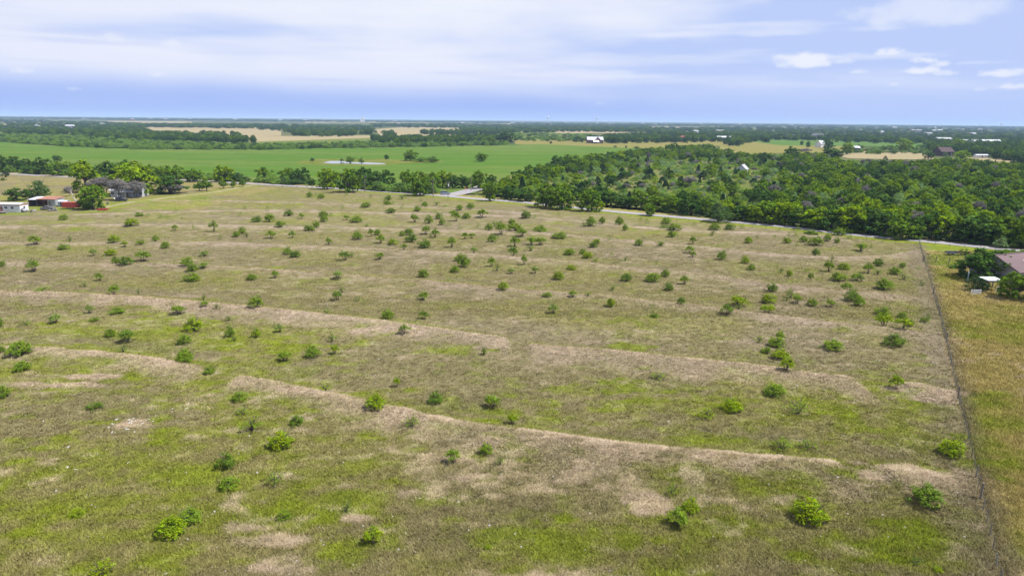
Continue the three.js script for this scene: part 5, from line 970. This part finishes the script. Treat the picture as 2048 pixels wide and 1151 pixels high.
// ------------------------------------------------------------------ buildings
const paneGeo = new THREE.BoxGeometry(1, 1, 0.05);
function opening(parent, kind, x, y, z, w, h, turn, frameMat, paneMat = glass) { const f = mk(kind, bx(w + 0.22, h + 0.22, 0.1), frameMat, parent); f.position.set(x, y, z); f.rotation.y = turn; const p = mk(kind === 'door' ? 'panel' : 'pane', bx(w, h, 0.08, 0, 0, 0.04), paneMat, f); if (kind === 'door') mk('handle', bx(0.06, 0.06, 0.1, w * 0.38, 0, 0.12), steel, f); else { mk('sill', bx(w + 0.36, 0.08, 0.2, 0, -h / 2 - 0.15, 0.08), frameMat, f); mk('glazing_bar', bx(0.06, h, 0.05, 0, 0, 0.075), frameMat, f); } return f; }
function gable(name, label, category, o) {   // ridge along x; o: x z turn L W H R wall roof over windows doors chimney
  const { x, z, turn = 0, L, W, H, R, wall, roof, over = 0.5, windows = [], doors = [], group } = o, g = thing(name, label, category, x, gh(x, z) - 0.1, z, turn, group);
  const s = new THREE.Shape([[-W / 2, 0], [W / 2, 0], [W / 2, H], [0, H + R], [-W / 2, H]].map(([a, b]) => new THREE.Vector2(a, b))), e = new THREE.ExtrudeGeometry(s, { depth: L, bevelEnabled: false }); e.rotateY(-Math.PI / 2); e.translate(L / 2, 0, 0); mk('wall', e, wall, g);
  const a = Math.atan2(R, W / 2), run = W / 2 + over, sl = run / Math.cos(a), y = H + R - (run / 2) * Math.tan(a) + 0.14; const r = mk('roof', mergeGeometries([bx(L + 2 * over, 0.16, sl, 0, y, run / 2, 0, a), bx(L + 2 * over, 0.16, sl, 0, y, -run / 2, 0, -a)]), roof, g); mk('ridge_cap', bx(L + 2 * over + 0.04, 0.1, 0.5, 0, H + R + 0.2, 0), roof, r);
  for (const [face, u, yy, w, h] of windows) opening(g, 'window', face === 'l' ? -L / 2 - 0.04 : face === 'r' ? L / 2 + 0.04 : u, yy, face === 'f' ? W / 2 + 0.04 : face === 'b' ? -W / 2 - 0.04 : u, w, h, { f: 0, b: Math.PI, l: -Math.PI / 2, r: Math.PI / 2 }[face], o.frame ?? white);
  for (const [face, u, w, h, m] of doors) opening(g, 'door', face === 'l' ? -L / 2 - 0.04 : face === 'r' ? L / 2 + 0.04 : u, h / 2 + 0.12, face === 'f' ? W / 2 + 0.04 : u, w, h, { f: 0, l: -Math.PI / 2, r: Math.PI / 2 }[face], o.frame ?? white, m ?? timber);
  if (o.chimney) mk('chimney', bx(0.9, 2.2, 0.9, o.chimney[0], H + R + 0.1, o.chimney[1]), plain(0.3, 0.2, 0.16, 0.9), r);
  return g;
}
const tin = weather(0.55, 0.57, 0.62, 0.45, 0.12, 8, 2, 1), rust = weather(0.30, 0.13, 0.09, 0.8, 0.4, 5, 4, 6), shingle = weather(0.135, 0.092, 0.098, 0.95, 0.3, 9, 9, 7), slateR = weather(0.06, 0.065, 0.085, 0.85, 0.2, 8, 8, 9), brick = weather(0.20, 0.13, 0.11, 0.9, 0.2, 12, 12, 5), brownR = weather(0.055, 0.03, 0.03, 0.9, 0.2, 8, 8, 11), cream = weather(0.5, 0.46, 0.40, 0.9, 0.12, 6, 6, 12), ochre = weather(0.42, 0.22, 0.09, 0.8, 0.2, 4, 4, 13), redPaint = weather(0.26, 0.05, 0.035, 0.8, 0.2, 6, 6, 14), greySide = weather(0.32, 0.33, 0.34, 0.8, 0.15, 6, 6, 15);
const lilacRoof = tin;
{ // white mobile home
  const [x, z] = D.at.mobile_home, g = gable('mobile_home', 'long white mobile home with ochre fascia, in the photo\'s left corner of the farmyard', 'mobile home', { x: x - 1.5, z: z - 1.5, turn: -0.05, L: 13, W: 4.2, H: 2.8, R: 0.35, wall: white, roof: lilacRoof, over: 0.25, windows: [['f', 1.2, 1.7, 1.0, 0.9], ['f', 3.6, 1.7, 1.0, 0.9], ['r', 0, 1.7, 0.8, 0.8]], doors: [['f', -0.6, 1.0, 2.05, rust]] });
  mk('fascia', bx(13.3, 0.4, 0.08, 0, 2.7, 2.16), ochre, g); mk('end_fascia', bx(0.08, 0.4, 4.2, 6.58, 2.78, 0), ochre, g); mk('step', bx(1.6, 0.3, 1.0, -0.6, 0.2, 2.7), timber, g);
}
{ // open shed
  const [x, z] = D.at.open_shed, g = thing('open_shed', 'open-fronted shed with a rusty red sheet roof', 'shed', x, gh(x, z), z, -0.05);
  mk('roof', mergeGeometries([bx(7.4, 0.12, 6, 1.9, 3.05, -2.6, 0, 0.1)]), rust, g); mk('lean_to_roof', bx(3.8, 0.12, 6, -3.8, 2.85, -2.6, 0, 0.1), tin, g); mk('back_wall', bx(11, 2.7, 0.12, 0, 1.35, -5.3), rust, g); mk('side_wall', bx(0.12, 2.7, 5.2, -5.5, 1.35, -2.6), timber, g); mk('front_panel', bx(3.1, 2.6, 0.12, 3.95, 1.3, 0.1), greySide, g); mk('end_wall', bx(0.12, 2.7, 5.2, 5.5, 1.35, -2.6), greySide, g); mk('door', bx(0.9, 2.0, 0.06, 3.2, 1.0, 0.22), timber, g);
  for (const px of [-5.3, -2.0, 0.8, 2.4]) mk('post', bx(0.18, 3.0, 0.18, px, 1.5, 0), timber, g);
}
gable('tool_shed', 'small grey tin shed between the open shed and the red trailer', 'shed', { x: D.at.grey_shed[0], z: D.at.grey_shed[1] - 1, turn: 0.05, L: 3.2, W: 2.6, H: 2.0, R: 0.35, wall: greySide, roof: tin, over: 0.15, doors: [['f', -0.4, 0.9, 1.8, slateR]], windows: [['f', 0.9, 1.3, 0.5, 0.5]] });
{ const [x, z] = D.at.farmhouse, g = gable('farmhouse', 'white farmhouse half hidden by bare grey trees and oaks', 'house', { x: x + 0.5, z: z - 8, turn: 0.1, L: 13, W: 8, H: 3.0, R: 2.2, wall: weather(0.42, 0.43, 0.46, 0.8, 0.2, 5, 5, 32), roof: weather(0.42, 0.42, 0.46, 0.8, 0.2, 8, 8, 21), over: 0.5, windows: [['f', -5.6, 1.7, 1.1, 1.4], ['f', -2.6, 1.7, 1.1, 1.4], ['f', 3.4, 1.7, 1.1, 1.4], ['f', 6.2, 1.7, 1.1, 1.4], ['r', 0, 1.7, 1.1, 1.4]], doors: [['f', 0.6, 1.0, 2.1]], chimney: [3, 0.6] }); mk('porch_roof', bx(7, 0.14, 2.6, 0.6, 2.65, 5.2, 0, 0.14), tin, g); for (const px of [-2.6, 0.6, 3.8]) mk('porch_post', bx(0.14, 2.5, 0.14, px, 1.25, 6.3), white, g); }
{ const [x, z] = D.at.trunk, g = thing('leaning_trunk', 'pale leaning dead trunk on the lawn behind the red trailer', 'tree trunk', x, gh(x, z), z), pale = plain(0.38, 0.35, 0.34, 1); mk('trunk', limb(v3(0.6, -0.1, 0), v3(-1.2, 4.6, -0.4), 0.26, 0.1, 8), pale, g); mk('branch', mergeGeometries([limb(v3(-0.6, 3.0, -0.2), v3(-2.4, 5.2, 0.5), 0.08, 0.03), limb(v3(-0.9, 3.8, -0.3), v3(-0.2, 5.6, -0.9), 0.07, 0.02), limb(v3(-1.2, 4.6, -0.4), v3(-1.9, 6.2, -0.2), 0.08, 0.02)]), pale, g); mk('root', new THREE.IcosahedronGeometry(0.5, 1).scale(1.4, 0.6, 1).translate(0.7, 0.15, 0), pale, g); }
{ // yard clutter
  const q = rng(88), items = [[-178.5, -252.5, 'heap of pale boards by the mobile home corner', [0.45, 0.42, 0.40]], [-185.5, -247.5, 'heap of scrap planks in front of the mobile home', [0.22, 0.2, 0.19]], [-171.8, -254.2, 'heap of grey sheet offcuts left of the red trailer', [0.3, 0.31, 0.33]]];
  for (const [x, z, label, c] of items) { const g = thing('board_heap', label, 'scrap heap', x, gh(x, z), z, q() * 3), m = plain(...c, 0.9); for (let i = 0; i < 12; i++) { const p = mk('board', bx(0.8 + q() * 1.6, 0.06 + q() * 0.1, 0.2 + q() * 0.5), i % 3 ? m : timber, g); p.position.set((q() - 0.5) * 2.4, 0.06 + q() * 0.5, (q() - 0.5) * 1.6); p.rotation.set((q() - 0.5) * 0.5, q() * 3, (q() - 0.5) * 0.5); } }
  const [bx0, bz0] = D.at.bin, drum = thing('oil_drum', 'blue-black drum on the grass below the mailbox post', 'drum', bx0, gh(bx0, bz0), bz0); mk('body', new THREE.CylinderGeometry(0.32, 0.32, 0.9, 14).translate(0, 0.45, 0), plain(0.05, 0.06, 0.1, 0.6), drum); for (const h of [0.05, 0.3, 0.6, 0.88]) mk('hoop', new THREE.TorusGeometry(0.325, 0.02, 5, 16).rotateX(Math.PI / 2).translate(0, h, 0), steel, drum);
}
// house with the white tin roof beyond the crop field
{ const [x, z] = D.at.house_far, g = gable('farmhouse', 'large dark-walled farmhouse with pale tin roof beyond the crop field', 'house', { x, z: z - 4, turn: 0.06, L: 24, W: 11, H: 5.4, R: 4, wall: brick, roof: tin, over: 0.7, windows: [['f', -9, 4, 1.2, 1.6], ['f', -6, 4, 1.2, 1.6], ['f', 9, 4, 1.2, 1.6]], doors: [['f', 6.5, 1.2, 2.3]], chimney: [8, -1] });
  const e = new THREE.ExtrudeGeometry(new THREE.Shape([[-4, 0], [4, 0], [4, 5.4], [0, 9.2], [-4, 5.4]].map(([a, b]) => new THREE.Vector2(a, b))), { depth: 3.5 }); e.translate(3.2, 0, 5.4); const w = mk('front_wing', e, brick, g); mk('wing_roof', mergeGeometries([bx(6, 0.16, 5, 1.0, 7.45, 7.0, 0, 0, 0.76), bx(6, 0.16, 5, 5.4, 7.45, 7.0, 0, 0, -0.76)]), tin, w); opening(g, 'window', 3.2, 5.5, 9.0, 1.4, 1.8, 0, white);
  mk('porch_roof', mergeGeometries([bx(9, 0.2, 6, 0.2, 3.5, 11, 0, 0.45), bx(9, 0.2, 1, 0.2, 4.85, 8.4)]), white, g); for (const p of [-3.8, -1, 2, 4.4]) mk('porch_post', bx(0.3, 2.6, 0.3, p, 1.3, 13), white, g); mk('side_porch_roof', bx(5, 0.2, 5, 13.5, 3.2, 4, 0, 0, -0.12), tin, g); for (const p of [2, 6]) mk('porch_post', bx(0.25, 3, 0.25, 15.6, 1.5, p), white, g); }
gable('cottage', 'white gabled cottage half hidden inside the wood', 'house', { x: D.at.wood_house[0], z: D.at.wood_house[1] - 2, turn: 1.05, L: 8, W: 6, H: 3.0, R: 2.8, wall: weather(0.42, 0.47, 0.55, 0.7, 0.15, 5, 5, 31), roof: tin, over: 0.3, windows: [['r', -1.6, 3, 1, 1.4], ['r', 1.6, 3, 1, 1.4], ['f', 0, 3, 1, 1.4]], chimney: [1, 0] });
const FAR = [['shed1', 'small pale shed in the meadow right of the far farmhouse', 'shed', 10, 6, 3, 1.2, cream, tin, 0.05], ['redhouse', 'red-roofed white house at the far tree line', 'house', 15, 9, 4, 3.6, white, redPaint, 0.3], ['shed2', 'small white shed beside the far red-roofed house', 'shed', 9, 6, 3.4, 1, white, tin, 0.1], ['barn', 'long white-roofed barn with dark open front at the far tree line', 'barn', 27, 11, 4.5, 2, slateR, white, -0.05], ['h1', 'long grey-roofed house at the far edge of the green field', 'house', 32, 14, 4, 3.4, cream, slateR, -0.1], ['h2', 'dark-blue-roofed house with pale walls at the far green field', 'house', 24, 13, 6, 4.4, cream, slateR, 0.05], ['h3', 'small white house with grey roof standing on the far lawn', 'house', 12, 9, 5, 4, white, tin, 0.7], ['redbarn', 'small red barn at the left end of the far hedgerow', 'barn', 11, 7, 3.2, 2, redPaint, tin, 0.1], ['brown', 'dark brown house with hipped-looking roof behind the wood', 'house', 17, 12, 4.5, 4.6, brownR, brownR, 0.25], ['w1', 'long white-roofed barn showing above the far trees', 'barn', 26, 14, 7, 2.5, cream, greySide, 0.02], ['w2', 'white-roofed house with reddish wall by the right-hand far trees', 'house', 30, 12, 5, 2.6, redPaint, greySide, -0.15], ['w3', 'red-walled barn with pale roof by the right-hand far trees', 'barn', 28, 12, 6, 3, redPaint, tin, -0.1], ['long', 'low pale shed in the meadow right of the brown house', 'shed', 12, 5, 2.6, 0.8, white, tin, 0.02]];
for (const [key, label, cat, L, W, H, R, wall, roof, turn] of FAR) gable(cat === 'house' ? 'far_house' : cat === 'barn' ? 'far_barn' : 'far_shed', label, cat, { x: D.at[key][0], z: D.at[key][1] - W / 2, turn, L, W, H, R, wall, roof, over: 0.6, windows: cat === 'shed' ? [] : [['f', -L * 0.3, H * 0.5, 1.5, 1.5], ['f', L * 0.3, H * 0.5, 1.5, 1.5]], doors: [['f', 0, cat === 'barn' ? 4 : 1.2, cat === 'barn' ? 3.4 : 2.2, slateR]] });
const farRank = D.far_houses.map(([x, z]) => 1 + D.far_houses.filter(([a, b]) => a / b > x / z).length);
D.far_houses.forEach(([x, z], i) => { const d = -z, s = Math.max(1, Math.min(1.9, d / 3600)), g = thing('distant_building', `tiny far building near the horizon, ${nth(farRank[i])} from the photo's left edge among such buildings`, 'building', x, -0.4, z, (i * 0.7) % 1.2 - 0.6, 'tiny far buildings on the plain'); const L = (13 + (i * 7) % 9) * s, W = 9 * s, H = 5.5 + s * 2, R = 2.5 * s; mk('wall', bx(L, H, W, 0, H / 2, 0), i % 5 === 3 ? redPaint : greySide, g); const a = Math.atan2(R, W / 2), sl = W / 2 / Math.cos(a) + 0.4; mk('roof', mergeGeometries([bx(L + 1, 0.3, sl, 0, H + R / 2, W / 4, 0, a), bx(L + 1, 0.3, sl, 0, H + R / 2, -W / 4, 0, -a), bx(L, R * 0.9, W * 0.4, 0, H + R * 0.35, 0)]), i % 5 === 1 ? tin : greySide, g); });
// ------------------------------------------------------------------ neighbour's yard
{ const [x, z] = D.at.neighbour, g = gable('neighbour_house', 'brick house with brown-red shingle roof at the photo\'s right edge', 'house', { x: x + 7.8, z: z - 6, turn: 0.35, L: 20, W: 11.5, H: 3.0, R: 2.7, wall: greySide, roof: shingle, over: 0.55, windows: [['f', -6.5, 1.7, 1.3, 1.3], ['f', -2, 1.7, 1.3, 1.3], ['f', 5, 1.7, 1.3, 1.3], ['l', 0, 1.7, 1.2, 1.2]], doors: [['f', 1.6, 1.0, 2.1]] }); for (const [a, b] of [[-4.5, 2.6], [0.5, 3.4]]) mk('roof_vent', bx(0.4, 0.35, 0.4, a, 4.9 - b * 0.12, b), white, g); }
{ const [x, z] = D.at.carport, g = thing('carport', 'carport with flat white roof beside the shrub at the neighbour\'s yard', 'carport', x + 0.6, gh(x, z), z - 1.4, 0.08); mk('roof', bx(3.6, 0.16, 3.0, 0, 2.35, 0, 0, 0.05), white, g); mk('fascia', bx(3.62, 0.2, 0.06, 0, 2.14, 1.53), slateR, g); for (const [a, b] of [[-1.65, 1.3], [1.65, 1.3], [-1.65, -1.3], [1.65, -1.3]]) mk('post', bx(0.14, 2.3, 0.14, a, 1.15, b), slateR, g); }
function gatePanel(name, label, x, z, turn, w, h, m, cat) { const g = thing(name, label, cat, x, gh(x, z), z, turn); for (const s of [-1, 1]) mk('stile', bx(0.12, h, 0.08, (s * w) / 2, h / 2, 0), m, g); for (const y of [0.12, h / 2, h - 0.08]) mk('rail', bx(w, 0.13, 0.06, 0, y, 0), m, g); const a = Math.atan2(h * 0.42, w); for (const y of [h * 0.28, h * 0.74]) mk('brace', bx(w, 0.1, 0.05, 0, y, 0.06, 0, 0, a), m, g); return g; }
gatePanel('yard_gate', 'white braced yard gate in front of the grey-green shrub', D.at.gate1[0] + 0.4, D.at.gate1[1], 0.05, 2.1, 1.05, white, 'gate'); gatePanel('yard_gate', 'short white gate panel beneath the carport roof', D.at.carport[0] + 1.3, D.at.carport[1] + 0.4, 0.05, 1.1, 1.0, white, 'gate'); gatePanel('trellis', 'pale blue upright trellis beside the shrub near the big dark tree', D.at.gate2[0] - 0.3, D.at.gate2[1], 0.9, 1.4, 2.3, plain(0.35, 0.45, 0.5, 0.8), 'trellis');
{ const [x, z] = D.at.tower_white, g = thing('propane_tank', 'white upright tank at the left side of the big dark tree', 'tank', x, gh(x, z), z); mk('body', new THREE.CapsuleGeometry(0.3, 0.9, 6, 14).translate(0, 1.0, 0), white, g); for (const s of [-0.3, 0.3]) mk('leg', bx(0.1, 0.6, 0.1, s, 0.3, 0), steel, g); mk('valve', new THREE.CylinderGeometry(0.1, 0.1, 0.3, 8).translate(0, 1.8, 0), steel, g); }
// ------------------------------------------------------------------ water towers, masts, silo
function waterTower(key, label, h, r) { const [x, z] = D.at[key], g = thing('water_tower', label, 'water tower', x, -0.5, z), pale = plain(0.72, 0.76, 0.8, 0.5); mk('tank', new THREE.SphereGeometry(r, 20, 14).scale(1, 0.72, 1).translate(0, h, 0), pale, g); mk('riser', new THREE.CylinderGeometry(r * 0.16, r * 0.16, h, 10).translate(0, h / 2, 0), pale, g); for (let i = 0; i < 6; i++) { const a = (i / 6) * 6.283; mk('leg', limb(v3(Math.cos(a) * r * 1.05, 0, Math.sin(a) * r * 1.05), v3(Math.cos(a) * r * 0.85, h, Math.sin(a) * r * 0.85), r * 0.08, r * 0.07, 6), pale, g); } mk('ring', new THREE.TorusGeometry(r * 0.95, r * 0.05, 6, 20).rotateX(Math.PI / 2).translate(0, h * 0.5, 0), pale, g); }
waterTower('wt1', 'water tower on the horizon, left of the pair above the far farmhouse', 55, 12); waterTower('wt2', 'water tower on the horizon, right of the pair above the far farmhouse', 52, 10); waterTower('wt3', 'water tower alone on the horizon over the right-hand wood', 42, 12);
['m1', 'm2', 'm3', 'm4'].forEach((k, i) => { const [x, z] = D.at[k], h = [70, 62, 46, 40][i], g = thing('radio_mast', ['slender radio mast on the horizon nearest the middle of the wood', 'slender radio mast on the horizon right of the middle mast', 'slender radio mast on the horizon beside the lone water tower', 'slender radio mast on the horizon right of the long white barn'][i], 'radio mast', x, -0.5, z); for (const a of [0, 2.09, 4.19]) mk('leg', limb(v3(Math.cos(a) * 1.6, 0, Math.sin(a) * 1.6), v3(Math.cos(a) * 0.7, h, Math.sin(a) * 0.7), 0.55, 0.4, 4), greySide, g); for (let y = 6; y < h; y += 8) mk('brace', new THREE.TorusGeometry(1.4 - y / h * 0.6, 0.3, 4, 3).rotateX(Math.PI / 2).translate(0, y, 0), greySide, g); });
{ const [x, z] = D.at.silo, g = thing('grain_elevator', 'white grain elevator tower on the horizon above the pale field', 'silo', x, -0.5, z); mk('tower', bx(18, 34, 14, 0, 17, 0), white, g); mk('bin', new THREE.CylinderGeometry(9, 9, 22, 16).translate(-16, 11, 0), white, g); mk('headhouse', bx(10, 8, 10, 0, 37.8, 0), white, g); }
// ------------------------------------------------------------------ pale rubble on the pasture
{ const q = rng(71), geos = [0, 1, 2].map((s) => { const g = new THREE.DodecahedronGeometry(0.3, 0), p = g.attributes.position, r = rng(s + 5), seen = {}; for (let i = 0; i < p.count; i++) { const k = [p.getX(i), p.getY(i), p.getZ(i)].map((v) => v.toFixed(2)).join(); const f = (seen[k] ??= 0.7 + r() * 0.6); p.setXYZ(i, p.getX(i) * f * 1.5, p.getY(i) * f * 0.45, p.getZ(i) * f); } g.computeVertexNormals(); return g; }), m = plain(0.62, 0.62, 0.60, 0.9);
  const [cx, cz] = D.at.rubble, g = thing('rubble_scatter', 'scatter of white broken rubble on a bare patch of pasture', 'rubble', cx, gh(cx, cz), cz); for (const [x, z] of D.rubble) { const s = mk('stone', geos[Math.floor(q() * 3)], m, g), k = 0.2 + q() * 0.32; s.position.set(x - cx, gh(x, z) - gh(cx, cz) + 0.03, z - cz); s.rotation.set(0, q() * 6.28, 0); s.scale.set(k * 1.4, k, k * 0.8); } }
renderer.render(scene, camera);
